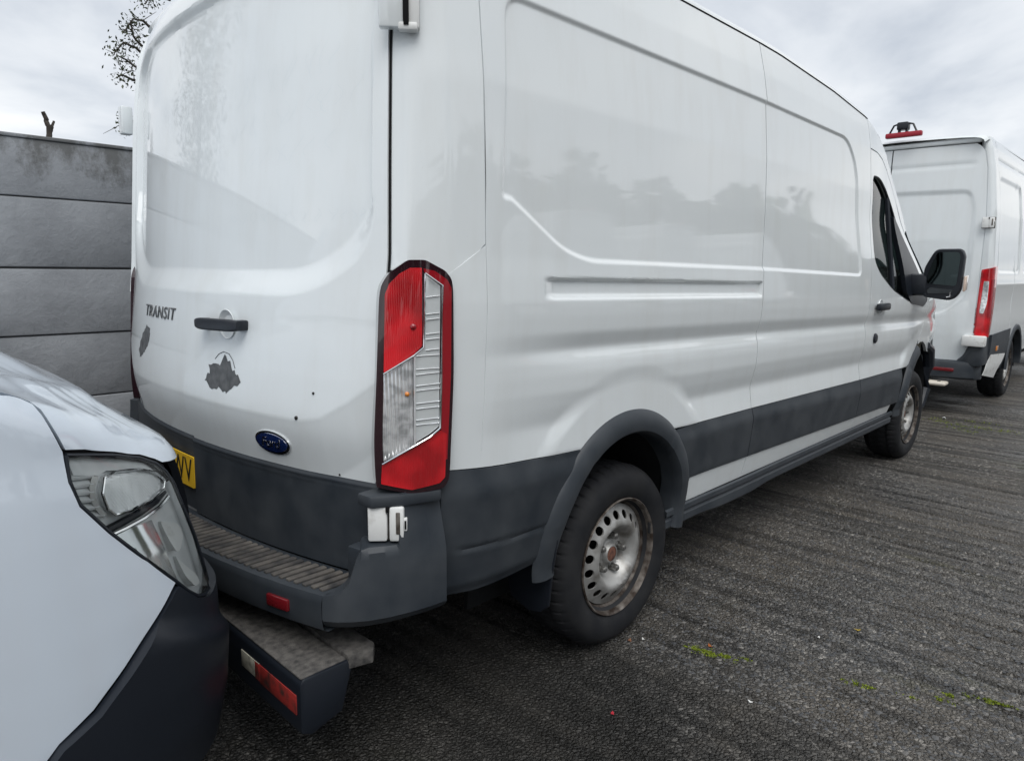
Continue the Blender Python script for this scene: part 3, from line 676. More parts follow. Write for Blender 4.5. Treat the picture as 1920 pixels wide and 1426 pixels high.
# the upper cab side above the driver door, and the driver door with its window opening
gapline = [(2.46+G, 2.145), (2.62, 2.142), (2.76, 2.118), (2.90, 2.068), (3.02, 2.0), (3.14, 1.905)]
cab = [(2.46+G, 2.153)]+[(a, b+.008) for a, b in gapline[1:]]+[(3.25, 1.83), (3.40, 1.70)]+[(x, float(T(x))) for x in (3.5, 3.38, 3.25, 3.1, 3.0, 2.9, 2.8, 2.7, 2.6, 2.46+G)]
patch('cab_side', cab, side, WHITE, van, .02, skirt=.02)
win = rounded([(2.515, 1.50), (2.50, 2.00), (2.68, 2.005), (2.86, 1.95), (3.05, 1.84), (3.30, 1.66), (3.62, 1.40), (3.78, 1.24), (3.70, 1.195), (3.30, 1.225), (2.90, 1.315), (2.62, 1.42)], [.10, .05, .08, .08, .05, .05, .05, .02, .02, .1, .1, .06], 5)
dz = float(z_ct(3.3))
doorp = [(2.46+G, float(z_ct(2.46))+.002)]+gapline+[(3.26, 1.80), (3.5, 1.60), (3.78, 1.36), (3.86, 1.22), (3.84, 1.05), (3.70, .93)]+[(x, max(float(z_ct(x))+.002, float(arch_lo(np.array([x]), 3.83)[0]))) for x in (3.60, 3.50, 3.43, 3.38, 3.3, 3.1, 2.9, 2.7)]
fdoor = patch('front_door', doorp, side, WHITE, van, .018, holes=[win], skirt=.025)
tag(fdoor, 'driver door with window and black mirror')
patch('window_glass', win, lambda a, b, off=0.0: side(a, b, off-.022), GLASS, fdoor, .05, skirt=.004)
tube('window_seal', [tuple(side(np.array([a]), np.array([b]), -.008)[0]) for a, b in resample(win, .05)]+[tuple(side(np.array([win[0][0]]), np.array([win[0][1]]), -.008)[0])], .009, PLASD, fdoor, 6)
bm = bmesh.new()
pl = [side(np.array([2.93]), np.array([z]), -.012)[0] for z in (1.90, 1.32)]
V_, F_ = tube_np([pl[0], pl[1]], .016, 6); mk('window_bar', V_, F_, PLASD, fdoor)
sail = [(3.06, 1.80), (3.20, 1.735), (3.62, 1.40), (3.80, 1.225), (3.68, 1.185), (3.33, 1.215), (3.20, 1.30)]
patch('mirror_sail', rounded(sail, .03, 4), lambda a, b, off=0.0: side(a, b, off+.004), PLASD, fdoor, .05, skirt=.03)
# front wing
wing = [(3.868, 1.215), (4.1, 1.235), (4.30, 1.16), (4.50, 1.04), (4.62, .90), (4.60, .80)]+[(4.28, .80)]+[(x, float(arch_lo(np.array([x]), 3.83)[0])) for x in (4.12, 4.02, 3.9, 3.8, 3.72)]+[(3.71, .935), (3.848, 1.05)]
patch('front_wing', wing, side, WHITE, van, .02, skirt=.02)
# white sills and grey cladding below
for a, b_ in ((.45, .97-G), (.97+G, 2.46-G), (2.46+G, 3.19)):
    xs = np.linspace(a, b_, 40)
    columns('sill_panel', xs, lambda x: np.full_like(x, .455), lambda x: z_cb(x)-.002, 14, side, WHITE, van, .01)
def clad(a, b, off=0.0): return side(a, b, off+.004)
for a, b_ in ((.97+G, 2.46-G), (2.46+G, 3.33)):
    xs = np.linspace(a, b_, 90)
    lo = (lambda x: np.maximum(z_cb(x), np.where(x < .44, .47, -1)))
    columns('side_cladding', xs, lambda x: z_cb(x), lambda x: z_ct(x)-.001, 50, clad, PLAS, van, .012)
fc = [(AX+.45*math.cos(t_), AZ+.45*math.sin(t_)) for t_ in np.linspace(.86, .24, 10)]
patch('side_cladding', fc+[(.435, .567)]+[(x_, float(z_cb(x_))) for x_ in (.6, .8, .97-G)]+[(x_, float(z_ct(x_))-.001) for x_ in (.97-G, .8, .6, .4)], clad, PLAS, van, .012, skirt=.012)
# dark sill skirt with a lip
xs = np.linspace(.30, 3.30, 120); prof = [(.982, .452), (.992, .446), (.992, .425), (.975, .410), (.985, .400), (.985, .372), (.955, .345), (.90, .335), (.80, .345)]
bul = np.exp(-((xs-.95)/.28)**4)
P = np.stack([np.stack([xs, -np.full_like(xs, y)-.004*bul, z-.012*bul*(z < .4)], -1) for y, z in prof], 1)
V, F = grid_mesh(P); mk('sill_skirt', V, F[:, ::-1], PLAS, van)
# quarter cladding behind the wheel
def zlo_q(x): return np.interp(x, [-.885, -.75, -.614, -.515, -.44], [.468, .459, .460, .464, .47])
def zhi_q(x):
    r = np.where(x > AX-.455, AZ+np.sqrt(np.maximum(.455**2-(x-AX)**2, 0)), 9)
    return z_ct(x)-.001
qp = [(-.882, .469), (-.75, .459), (-.614, .460), (-.50, .466)]+[(AX-.46*math.cos(a), AZ+.46*math.sin(a)) for a in np.linspace(.03, .94, 14)]+[(x, float(z_ct(x))-.001) for x in (-.30, -.436, -.55, -.656, -.77, -.882)]
def clq(a, b, off=0.0):
    gl = .611-.045*(a+.834)                                    # a shallow pressed groove
    gr = -.006*np.exp(-((b-gl)/.007)**2)*sstep(-.85, -.80, a)
    lowr = -.012*sstep(.50, .46, b)
    return side(a, b, off+.005+gr+lowr)
patch('quarter_cladding', qp, clq, PLAS, van, .009, skirt=.02)
# wheel arch trims
def arch_trim(ax, a0, a1, name='arch_trim'):
    th = np.linspace(a0, a1, 90); prof = [(.472, -.004), (.468, .006), (.455, .016), (.435, .024), (.410, .026), (.392, .022), (.383, .010), (.380, -.02), (.380, -.07)]
    rows = []
    for r, o_ in prof:
        xx = ax+r*np.cos(th); zz = AZ+r*np.sin(th)
        xo = ax+.45*np.cos(th); zo = AZ+.45*np.sin(th)
        rows.append(np.stack([xx, -(np.minimum(S(xo, np.maximum(zo, .45), False), 1.016)+o_), zz], -1))
    V, F = grid_mesh(np.stack(rows, 0)); return mk(name, V, F[:, ::-1], PLAS, van)
arch_trim(AX, math.radians(-12), math.radians(186)); fa = arch_trim(3.83, math.radians(108), math.radians(186))
# wheel wells
def well(ax, rad=.40):
    th = np.linspace(math.radians(-14), math.radians(194), 50)
    P = np.stack([np.stack([ax+rad*np.cos(th), np.full_like(th, y), AZ+rad*np.sin(th)], -1) for y in (-.955, -.90, -.80, -.62)], 0)
    V, F = grid_mesh(P); mk('wheel_well', V, F, LINER, van)
    box('wheel_well_back', (ax, -.61, .52), (.86, .02, .72), LINER, van, bev=0)
well(AX); well(3.83, .41)
# wheels
TR, RC = .350, .343
def tyre_mesh():
    prof = [(.205, -.03), (.222, -.006), (.232, .0), (.255, .010), (.285, .0135), (.310, .010), (.325, .0), (.338, -.016), (.345, -.028), (.3495, -.045), (.350, -.058), (.3505, -.066), (.350, -.10), (.351, -.1125), (.350, -.125), (.350, -.16), (.349, -.18), (.338, -.212), (.310, -.236), (.26, -.236), (.215, -.21)]
    n = 288
    sh = {7: .004, 8: .006, 9: .007, 10: .007, 16: .007}
    def fn(j, r, i):
        rr = np.full(n, r)
        if j in sh: rr = rr-np.where(i % 6 >= 5, sh[j], 0)
        if j in (12, 13, 14): rr = rr-np.where((i+2) % 6 >= 5, .005, 0)
        if j in (11, 15): rr = rr-.007
        return rr
    V, F = lathe_np(prof, n, fn); return V*np.array([1, -1, 1]), F
tv, tf = tyre_mesh()
def wheel_h(r):
    return np.interp(r, [0, .040, .078, .086, .098, .112, .124, .134, .152, .174, .196], [-.060, -.060, -.058, -.052, -.028, -.010, -.004, -.006, -.016, -.030, -.040])
def disc(a, b, off=0.0):
    r = np.hypot(a, b); return np.stack([a, -(wheel_h(r)+off), b], -1)
NH = 18
ring = np.array([(.1955*math.cos(t_), .1955*math.sin(t_)) for t_ in np.linspace(0, 2*np.pi, 72, endpoint=False)])
holes_ = []
for k in range(NH):
    a = 2*math.pi*(k+.5)/NH; e_ = np.array([math.cos(a), math.sin(a)]); f_ = np.array([-e_[1], e_[0]])
    holes_.append(np.array([e_*(.1585+.0165*math.cos(t_))+f_*.0175*math.sin(t_) for t_ in np.linspace(0, 2*np.pi, 12, endpoint=False)]))
def make_wheel(name, loc, parent, label=None, dirty=True):
    wl = empty(name, loc, parent=parent)
    if label: wl['label'] = label
    mk('tyre', tv, tf, RUBBER, wl)
    pr = [(.226, -.004), (.2275, .002), (.224, .006), (.2165, .0), (.2145, -.012), (.2135, -.030), (.206, -.036), (.198, -.046), (.190, -.10), (.190, -.2)]
    V, F = lathe_np(pr, 96); mk('rim', V*np.array([1, -1, 1]), F, RUSTRIM, wl)
    rd = patch('wheel_disc', ring, disc, STEEL, wl, .010, holes=holes_, skirt=.006)
    V, F = lathe_np([(.0, -.035), (.020, -.034), (.029, -.036)], 32); mk('hub_cap', V*np.array([1, -1, 1]), F, RUST, wl)
    V, F = lathe_np([(.029, -.034), (.033, -.0335), (.036, -.038), (.042, -.052), (.060, -.058), (.062, -.061)], 40); mk('hub', V*np.array([1, -1, 1]), F, STEEL, wl)
    for k in range(5):
        a = 2*math.pi*k/5+math.radians(78)
        pn = [(0, .036), (.008, .0355), (.0125, .031), (.0135, .022), (.0135, .006), (.0185, .003), (.0185, 0)]
        V, F = lathe_np(pn, 12); V = V*np.array([1, -1, 1])
        o_ = mk('wheel_nut', V, F, NUT, wl, sharp=25); o_.location = (.070*math.cos(a), .058, .070*math.sin(a))
    V, F = lathe_np([(.0, -.13), (.19, -.13)], 40); mk('brake_drum', V*np.array([1, -1, 1]), F, BLACK, wl)
    box('balance_weight', (.2, 0, .06), (.006, .012, .045), RUBBER, wl, bev=.002)
    return wl
make_wheel('wheel', (0, -.975, RC), van, 'rear wheel on rusty edged silver steel rim')
make_wheel('wheel', (3.86, -.965, RC), van, 'front wheel on silver steel rim under the damaged wing')
for x_ in (0, 3.86):
    w2 = make_wheel('wheel', (x_, .975, RC), van); w2.rotation_euler = (0, 0, math.pi)
# mud flap
fp = [at_x(u, v, -.43) for u, v in ((952, 1085), (958, 1115), (990, 1143), (1012, 1147), (1027, 1138), (1034, 1075), (1044, 1012), (1042, 1005))]
prism('mud_flap', [(-.43, p_[1], p_[2]) for p_ in fp]+[(-.43, -.62, .55), (-.43, -.62, .42)], (.012, 0, 0), PLASD, van, bev=.003)
# dark inner shell so that shut lines read as gaps
P = []
for x_ in np.linspace(-.80, 3.2, 40):
    zz = np.linspace(.47, float(T(x_))-.03, 40)
    P.append(np.stack([np.full_like(zz, x_), -(S(np.full_like(zz, x_), zz, False)-.045), zz], -1))
P = np.array(P)
keepx = P[:, 0, 0]
def shell(sel):
    V, F = grid_mesh(P[sel]); return mk('inner_shell', V, F, BLACK, van)
shell((keepx > .44) & (keepx < 2.62))
V, F = grid_mesh(P[(keepx < .46)][:, 14:]); mk('inner_shell', V, F, BLACK, van)
# roof
st = []
for x_, drop, cr_ in [(-1.00, .03, .0), (-.955, .022, .035), (-.90, .006, .075), (-.75, 0, .085)]+[(x_, 0, .09) for x_ in np.linspace(-.5, 2.4, 30)]+[(2.6, 0, .10), (2.75, 0, .12), (2.9, 0, .135), (3.02, 0, .145)]:
    ze = float(T(x_))-drop; we = float(S(np.array([max(x_, -.9)]), np.array([min(ze, 2.405)]), False)[0])-(.012 if x_ < -.8 else 0) - (.03 if x_ < -.96 else 0)
    f_ = np.array([1.0, .998, .985, .962, .94, .90, .8, .6, .4, .2, 0]); hz = np.array([-.004, .012, .032, .045, .052, .060, .072, .086, .094, .098, .10])/.10*cr_
    yy = np.concatenate([-f_*we, f_[-2::-1]*we]); zz = ze+np.concatenate([hz, hz[-2::-1]])
    xx = np.full_like(yy, x_)
    if x_ < -.98: yy = yy/np.abs(yy).max()*.880; xx = Rb(yy, 2.372)+.006+np.where(yy > 0, .012+.013*yy, 0); zz = np.full_like(yy, 2.377)
    elif x_ < -.94: xx = .5*xx+.5*(Rb(yy*.93, 2.372)+.055)
    st.append(np.stack([xx, yy, zz], -1))
V, F = grid_mesh(np.array(st)); mk('roof', V, F[:, ::-1], WHITE, van)
cp_ = st[2]; V, F = grid_mesh(np.array([cp_-np.array([.004, 0, .004]), np.stack([cp_[:, 0]-.006, cp_[:, 1], np.full(len(cp_), 2.26)], -1)])); mk('roof_cap', V, F, WHITE, van)
gp = np.array([(x_, -float(S(np.array([x_]), np.array([float(T(x_))]), False)[0])-.001, float(T(x_))+.001) for x_ in np.linspace(-.74, 2.46, 60)])
tube('roof_seam', gp, .0028, BLACK, van, 5)
# windscreen and bonnet (mostly hidden)
st = []
for x_, ze, we, cz in ((3.03, 2.095, None, .145), (3.3, 1.89, None, .12), (3.6, 1.66, None, .09), (3.9, 1.43, None, .06), (4.15, 1.245, None, .05)):
    we = float(S(np.array([x_]), np.array([float(T(x_))]), False)[0])-.015
    yy = np.linspace(-1, 1, 17); st.append(np.stack([x_+.12*(1-yy**2), yy*we, ze+cz*(1-yy**2)], -1))
V, F = grid_mesh(np.array(st)); mk('windscreen', V, F, GLASS, van)
st = []
for x_, ze, cz in ((4.12, 1.225, .06), (4.3, 1.155, .07), (4.5, 1.03, .08), (4.62, .90, .06), (4.70, .62, .03), (4.70, .30, .0)):
    we = float(S(np.array([min(x_, 4.62)]), np.array([min(ze, 1.2)]), False)[0])-.006
    yy = np.linspace(-1, 1, 17); st.append(np.stack([x_+.22*(1-yy**2), yy*we, ze+cz*(1-yy**2)], -1))
V, F = grid_mesh(np.array(st)); mk('bonnet', V, F, WHITE, van)
# battered front corner: bare inner wing, hanging bumper end
inn = [(3.95, .90), (4.02, .955), (4.12, .965), (4.22, .92), (4.24, .84), (4.12, .80), (4.02, .83)]
patch('bare_inner_wing', inn, lambda a, b, off=0.0: np.stack([a, -.915+.15*(a-4.0)**2-off*0-.02*np.sin(a*40), b], -1)+np.array([0, -off, 0]), CREAM, van, .03, skirt=.05)
pts = [(4.16, -.955, .86), (4.27, -.95, .82), (4.33, -.945, .68), (4.31, -.94, .50), (4.24, -.93, .36), (4.18, -.93, .34)]
V_, F_ = tube_np(pts, [.035, .05, .05, .05, .045, .03], 10); mk('bumper_end', V_, F_, PLASD, van)
prism('bumper_shell', [(4.25, -.93, .80), (4.62, -.86, .78), (4.80, -.70, .74), (4.80, -.70, .36), (4.60, -.86, .34), (4.25, -.92, .36)], (0, .3, 0), PLASD, van, bev=.02)
# floor and a plain dark underbody
box('underbody', (1.6, 0, .47), (5.2, 1.70, .10), BLACK, van, bev=.02)
box('fuel_tank', (1.7, -.45, .36), (1.2, .7, .16), LINER, van, bev=.03)
tube('rear_axle', [(0, -.78, .345), (0, .78, .345)], .05, LINER, van, 10)
tube('exhaust', [(2.2, .25, .33), (.4, .28, .33), (-.4, .35, .36), (-.9, .55, .34)], .035, RUST, van, 10)
# cab interior
for sy in (-.48, .45):
    bm = bmesh.new(); add_box(bm, (2.95, sy, .98), (.50, .48, .16), .05); add_box(bm, (2.70, sy, 1.36), (.14, .46, .70), .05); add_box(bm, (2.70, sy, 1.80), (.10, .27, .20), .04)
    bmk('seat', bm, SEATM, van)
box('bulkhead', (2.52, 0, 1.35), (.03, 1.7, 1.6), LINER, van, bev=0)
box('dashboard', (3.85, 0, 1.06), (.45, 1.65, .28), PLASD, van, bev=.05)
V_, F_ = tube_np([(3.52+.05*math.cos(a), -.45+.2*math.cos(a), 1.22+.19*math.sin(a)) for a in np.linspace(0, 2*np.pi, 30)], .014, 6); mk('steering_wheel', V_, F_, PLASD, van)
# driver door furniture
c = side_px(1648, 575); p_ = side(np.array([c[0]]), np.array([c[1]]))[0]
hd = box('door_handle', (p_[0]+.02, p_[1]-.022, p_[2]), (.21, .03, .045), PLASD, fdoor, bev=.012)
V, F = lathe_np([(.045, .0), (.043, .004), (.03, -.006), (0, -.010)], 24); o_ = mk('handle_dish', V*np.array([1, -1, 1]), F, WHITE, fdoor); o_.location = (p_[0]+.02, p_[1]-.002, p_[2])
c = side_px(1640, 634); p_ = side(np.array([c[0]]), np.array([c[1]]))[0]
V, F = lathe_np([(.032, .0), (.032, .006), (.024, .012), (0, .012)], 20); o_ = mk('door_lock', V*np.array([1, -1, 1]), F, PLASD, fdoor); o_.location = p_
# door mirror
mc = at_x(1768, 515, 3.34); W_, H_ = .230, .345
mr_ = empty('door_mirror', tuple(mc), parent=van); mr_['label'] = 'black two piece door mirror'
hou = rounded([(-W_/2, -H_/2+.02), (-W_/2-.005, H_/2-.13), (-W_/2+.055, H_/2), (W_/2-.02, H_/2), (W_/2, H_/2-.04), (W_/2-.005, -H_/2+.06), (W_/2-.05, -H_/2)], .035, 5)
# local: a along -Y (to the right in view), b up
ROT = Matrix.Rotation(math.radians(10), 3, 'Z')
bm = bmesh.new(); rings = []
for dx_, sc in ((0, .96), (.012, 1.0), (.06, .99), (.11, .88), (.145, .60), (.15, .3)):
    rings.append([bm.verts.new((dx_, -a*sc, b_*sc)) for a, b_ in hou])
n_ = len(hou)
for r0, r1 in zip(rings[:-1], rings[1:]):
    for i in range(n_): bm.faces.new((r0[i], r0[(i+1) % n_], r1[(i+1) % n_], r1[i]))
bm.faces.new(rings[0]); bm.faces.new(rings[-1][::-1])
bmk('mirror_housing', bm, PLASD, mr_)
g1 = rounded([(-W_/2+.022, -.060), (-W_/2+.03, H_/2-.14), (-W_/2+.07, H_/2-.022), (W_/2-.035, H_/2-.022), (W_/2-.022, H_/2-.05), (W_/2-.03, -.075)], .02, 4)
prism('mirror_glass', [(-.004, -a, b_) for a, b_ in g1], (.006, 0, 0), MIRROR, mr_, bev=0)
g2 = rounded([(-W_/2+.03, -H_/2+.045), (-W_/2+.03, -.085), (W_/2-.045, -.10), (W_/2-.05, -H_/2+.05)], .02, 4)
prism('wide_angle_glass', [(-.004, -a, b_) for a, b_ in g2], (.006, 0, 0), mat('dark_mirror', (.06, .065, .07), .08, metal=1), mr_, bev=0)
tube('mirror_mark', [(-.007, -.035, -.15), (-.007, -.055, -.145), (-.007, -.055, -.11)], .004, SATIN, mr_, 5)
prism('side_repeater', [(.02, -W_/2-.004, -.01), (.10, -W_/2-.002, .0), (.10, -W_/2-.001, -.10), (.02, -W_/2-.003, -.11)], (0, -.014, 0), mat('repeater_clear', (.7, .55, .45), .2, coat=1), mr_, bev=.004)
arm = box('mirror_arm', (.03, W_/2+.07, -.07), (.07, .20, .15), PLASD, mr_, bev=.025)

# ---------------------------------------------------------------- rear doors
ys_r = np.concatenate([[-.884], np.arange(-.880, -.004, .0068), [-.0015]])
def seam_y(z): return np.interp(z, [.56, .84, 1.445, 1.69, 2.01, 2.36], [-.870, -.884, -.894, -.881, -.866, -.885])
def door_sheet(name, sgn, off0, ztop, zbot, n, m, parent, edge=0.0015):
    t = np.linspace(0, 1, 132 if sgn < 0 else 110); zz = np.linspace(zbot, ztop, n)
    Zg = np.repeat(zz[None], len(t), 0)
    Yo = -seam_y(Zg)*sgn
    A = (Yo if sgn > 0 else Yo)*1.0
    A = edge*sgn+(A-edge*sgn)*t[::-1][:, None]
    return sheet(name, A, Zg, lambda a, b, off=0.0: rear(a, b, off+off0-(.012*np.maximum(a, 0) if sgn > 0 else 0)), m, parent, .022)
door_r = door_sheet('rear_door', -1, .0, 2.372, .826, 250, WHITE, van)
door_l = door_sheet('rear_door', 1, -.009, 2.372, .826, 220, WHITE, van, edge=-.012)
tag(door_r, 'right rear door with handle, blue oval badge and grey scar'); tag(door_l, 'left rear door with letters and a second scar')
def rclad(o, lean=0.0): return lambda a, b, off=0.0: rear(a, b, off+o-lean*np.maximum(a, 0)+.010*sstep(.835, .80, b)*1.0-.004+.004*np.exp(-((b-.818)/.006)**2))
def clad_sheet(sgn, o, parent, edge):
    t = np.linspace(0, 1, 60); zz = np.concatenate([np.linspace(.562, .79, 16), np.linspace(.795, .828, 12)])
    Zg = np.repeat(zz[None], len(t), 0); Yo = -seam_y(Zg)*sgn
    A = edge*sgn+(Yo-edge*sgn)*t[::-1][:, None]
    return sheet('door_cladding', A, Zg, rclad(o, .012 if sgn > 0 else 0), PLAS, parent, .03)
clad_sheet(-1, .004, door_r, .0015); clad_sheet(1, -.005, door_l, -.012)
# dark void behind the door gaps
bkp = [(-1.12+.2, .93, .5), (-.93, .93, .5), (-.93, .86, 2.33), (-.93, -.86, 2.33), (-.93, -.93, .5)]
V = [(-.945, -.90, .50), (-.945, .80, .50), (-.90, .76, 2.30), (-.90, -.86, 2.33)]
mk('door_void', V, [[0, 1, 2, 3]], BLACK, van)

# corner pillar (right), copied to the left
def seamY0(z): return seam_y(z)-.0075
def pillar(s, z, off=0.0):
    s = np.asarray(s, float); z = np.asarray(z, float)
    def lin(q):
        y0 = seamY0(z); x0 = Rb(y0, z)+.006
        x1_ = x0+.020; y1_ = y0-.040
        x2_ = np.full_like(z, -.85); y2_ = -S(x2_, z, False)
        x3_ = np.full_like(z, -.7545); y3_ = -S(x3_, z, False)
        q = np.clip(q, 0, 1)
        xs_ = np.where(q < .16, x0+(x1_-x0)*q/.16, np.where(q < .6, x1_+(x2_-x1_)*(q-.16)/.44, x2_+(x3_-x2_)*(q-.6)/.4))
        ys_ = np.where(q < .16, y0+(y1_-y0)*q/.16, np.where(q < .6, y1_+(y2_-y1_)*(q-.16)/.44, y2_+(y3_-y2_)*(q-.6)/.4))
        return np.stack([xs_, ys_], -1)
    p_ = (lin(s-.06)+2*lin(s-.03)+3*lin(s)+2*lin(s+.03)+lin(s+.06))/9
    en = np.clip(np.minimum(s, 1-s)/.07, 0, 1)[..., None]; p_ = lin(s)*(1-en)+p_*en
    dent = .0*np.exp(-((s-.20)/.12)**2)*sstep(1.93, 1.99, z)
    nx, ny = -.5, -.866
    return np.stack([p_[..., 0]+nx*(off-dent), p_[..., 1]+ny*(off-dent), z], -1)
pp = [(0.0, 1.30), (.50, 1.30), (.63, 1.388), (1.0, 1.478+.004), (1.0, 2.39), (0, 2.35)]
pill = patch('corner_pillar', pp, pillar, WHITE, van, .022, skirt=.02)

zz_ = np.linspace(1.36, 2.33, 40); sy_ = seam_y(zz_)-.0042
tube('door_gap_shade', np.stack([Rb(sy_, zz_)+.0035, sy_, zz_], -1), .0030, BLACK, van, 6)  # black strip added so the gap beside the rear door reads dark
# ---------------------------------------------------------------- tail lamp
LA = np.array([-1.042, -.915]); LB = np.array([-.868, -1.006]); LN = np.array([-.091, -.174]); LN /= np.linalg.norm(LN)
def lamp_base(z): return .6*(np.interp(z, rzt, rxt)-np.interp(1.2, rzt, rxt))
def lamp(s, z, off=0.0):
    s = np.asarray(s, float); z = np.asarray(z, float)
    sh = lamp_base(z)*(1-s); bu = .016*(1-(2*s-1)**2)
    return np.stack([LA[0]+(LB[0]-LA[0])*s+sh+LN[0]*(off+bu), LA[1]+(LB[1]-LA[1])*s+LN[1]*(off+bu), z], -1)
def lamp_px(u, v):
    s, z = .5, 1.2
    for _ in range(12):
        z_ = z; shx = float(lamp_base(z_))
        a = np.array([LA[0]+shx, LA[1]]); b_ = LB
        d = ray(u, v); bu = .016*(1-(2*s-1)**2)
        # ray hits the vertical plane a-b pushed out by bu
        ab = b_-a; nn = np.array([ab[1], -ab[0]]); nn /= np.linalg.norm(nn)
        if nn @ LN < 0: nn = -nn
        t_ = ((a+nn*bu-CAM[:2]) @ nn)/(d[:2] @ nn); h_ = CAM+d*t_
        s = float(((h_[:2]-a-nn*bu) @ ab)/(ab @ ab)); z = float(h_[2])
    return (s, z)
def LP(*pts): return np.array([lamp_px(u, v) for u, v in pts])
tl = empty('tail_light', (0, 0, 0), parent=van); tl['label'] = 'tall red and clear tail light'
rim = rounded(LP((711, 540), (728, 512), (764, 487), (797, 487), (836, 508), (850, 527), (851, 700), (843, 898), (832, 914), (772, 925), (706, 913), (704, 895), (706, 700)), [.045]*13, 5)
patch('lamp_housing', rim, lamp, RIMD, tl, .02, skirt=.07, sharp=40)
lens = lambda o_: (lambda a, b, off=0.0: lamp(a, b, off+o_))
patch('red_lens', rounded(LP((721, 552), (729, 532), (748, 513), (768, 502), (790, 502), (791, 648), (775, 664), (719, 698)), .006, 3), lens(.005), REDL, tl, .012, skirt=.006)
patch('red_side_lens', rounded(LP((793, 503), (815, 508), (838, 524), (846, 540), (845, 700), (838, 860), (829, 860), (826, 800), (829, 533), (795, 511)), .004, 3), lens(.0045), REDD, tl, .012, skirt=.006)
patch('lower_red_lens', rounded(LP((716, 871), (805, 822), (825, 806), (837, 812), (834, 893), (824, 904), (772, 917), (714, 906)), .006, 3), lens(.005), REDL, tl, .012, skirt=.006)
patch('clear_lens', rounded(LP((719, 702), (773, 670), (776, 835), (719, 864)), .003, 3), lens(.004), CLEAR, tl, .008, skirt=.005)
patch('clear_bar_lens', rounded(LP((796, 514), (825, 536), (823, 798), (806, 812), (780, 828), (777, 668), (795, 652)), .003, 3), lens(.003), CLEARP, tl, .012, skirt=.005)
def lamp_line(pts, r, m, nm, o_=.0115):
    q_ = LP(*pts); P_ = lamp(q_[:, 0], q_[:, 1], o_); tube(nm, P_, r, m, tl, 6)
lamp_line(((718, 700), (746, 683), (774, 666), (793, 650), (795, 580), (795, 513)), .0022, CHROME, 'chrome_line')
lamp_line(((716, 868), (760, 843), (805, 817), (824, 800), (826, 700), (828, 535), (795, 512)), .0026, CHROME, 'chrome_line')
lamp_line(((776, 668), (777, 832)), .003, SATIN, 'chrome_line')
for v_ in (556, 588, 598, 625, 635, 655, 666, 691, 701, 722, 731, 755, 765, 786, 795):
    lamp_line(((798 if v_ < 660 else 780, v_+1), (823, v_-2 if v_ < 700 else v_-4)), .0014, CHROME, 'reflector_rib', .006)
q_ = LP((763, 738)); P_ = lamp(q_[:, 0], q_[:, 1], .006)[0]
bm = bmesh.new(); bmesh.ops.create_uvsphere(bm, u_segments=12, v_segments=8, radius=.0065); o_ = bmk('indicator_bulb', bm, AMBER, tl); o_.location = P_
q_ = LP((774, 612)); P_ = lamp(q_[:, 0], q_[:, 1], .003)[0]
bm = bmesh.new(); bmesh.ops.create_uvsphere(bm, u_segments=12, v_segments=8, radius=.009); o_ = bmk('brake_bulb', bm, REDD, tl); o_.location = P_
# dark seat behind the lamp and bare corner below it
bm = bmesh.new()
V = [(-1.0, -.86, .46), (-.87, -.95, .46), (-.87, -.95, 1.42), (-1.0, -.86, 1.42)]
mk('corner_void', V, [[0, 1, 2, 3]], BLACK, van)

# ---------------------------------------------------------------- rear bumper
BPLAN = np.array([(-1.335, 0), (-1.328, -.20), (-1.30, -.42), (-1.27, -.60), (-1.235, -.75), (-1.20, -.866)])
def bplan(y): return np.interp(np.abs(y), -BPLAN[:, 1], BPLAN[:, 0])
yy = np.linspace(-.866, .866, 90)
inner = Rb(yy, .56)+.03
rows = []
for f_, z_ in ((0, .552), (.06, .556), (.90, .560), (.965, .557), (.99, .548), (1.0, .535), (1.0, .50), (.99, .475), (.97, .460), (.90, .452), (.3, .46)):
    rows.append(np.stack([inner+(bplan(yy)-inner)*f_, yy, np.full_like(yy, z_)], -1))
V, F = grid_mesh(np.array(rows)); bmp = mk('rear_bumper', V, F, PLAS, van)
bm = bmesh.new()
for y_ in np.linspace(-.84, .84, 58):
    xi, xo = float(Rb(y_, .56))-.005, float(bplan(y_))+.022
    add_box(bm, ((xi+xo)/2, y_, .5625), (abs(xo-xi), .018, .008), .002, seg=1)
bmk('step_tread', bm, DIRTY, bmp)
for sy in (-1, 1):
    y_ = -.715; xo = float(bplan(y_)); tanv = np.array([float(bplan(y_-.03)-bplan(y_+.03)), -.06, 0])
    if sy < 0:
        box('bumper_reflector', (xo-.001, y_, .505), (.085, .014, .034), REFL, bmp, bev=.004, M=frame3(tanv))
    else:
        box('bumper_reflector', (xo-.001, -y_, .505), (.085, .014, .034), REFL, bmp, bev=.004, M=frame3(tanv*np.array([1, -1, 1])))
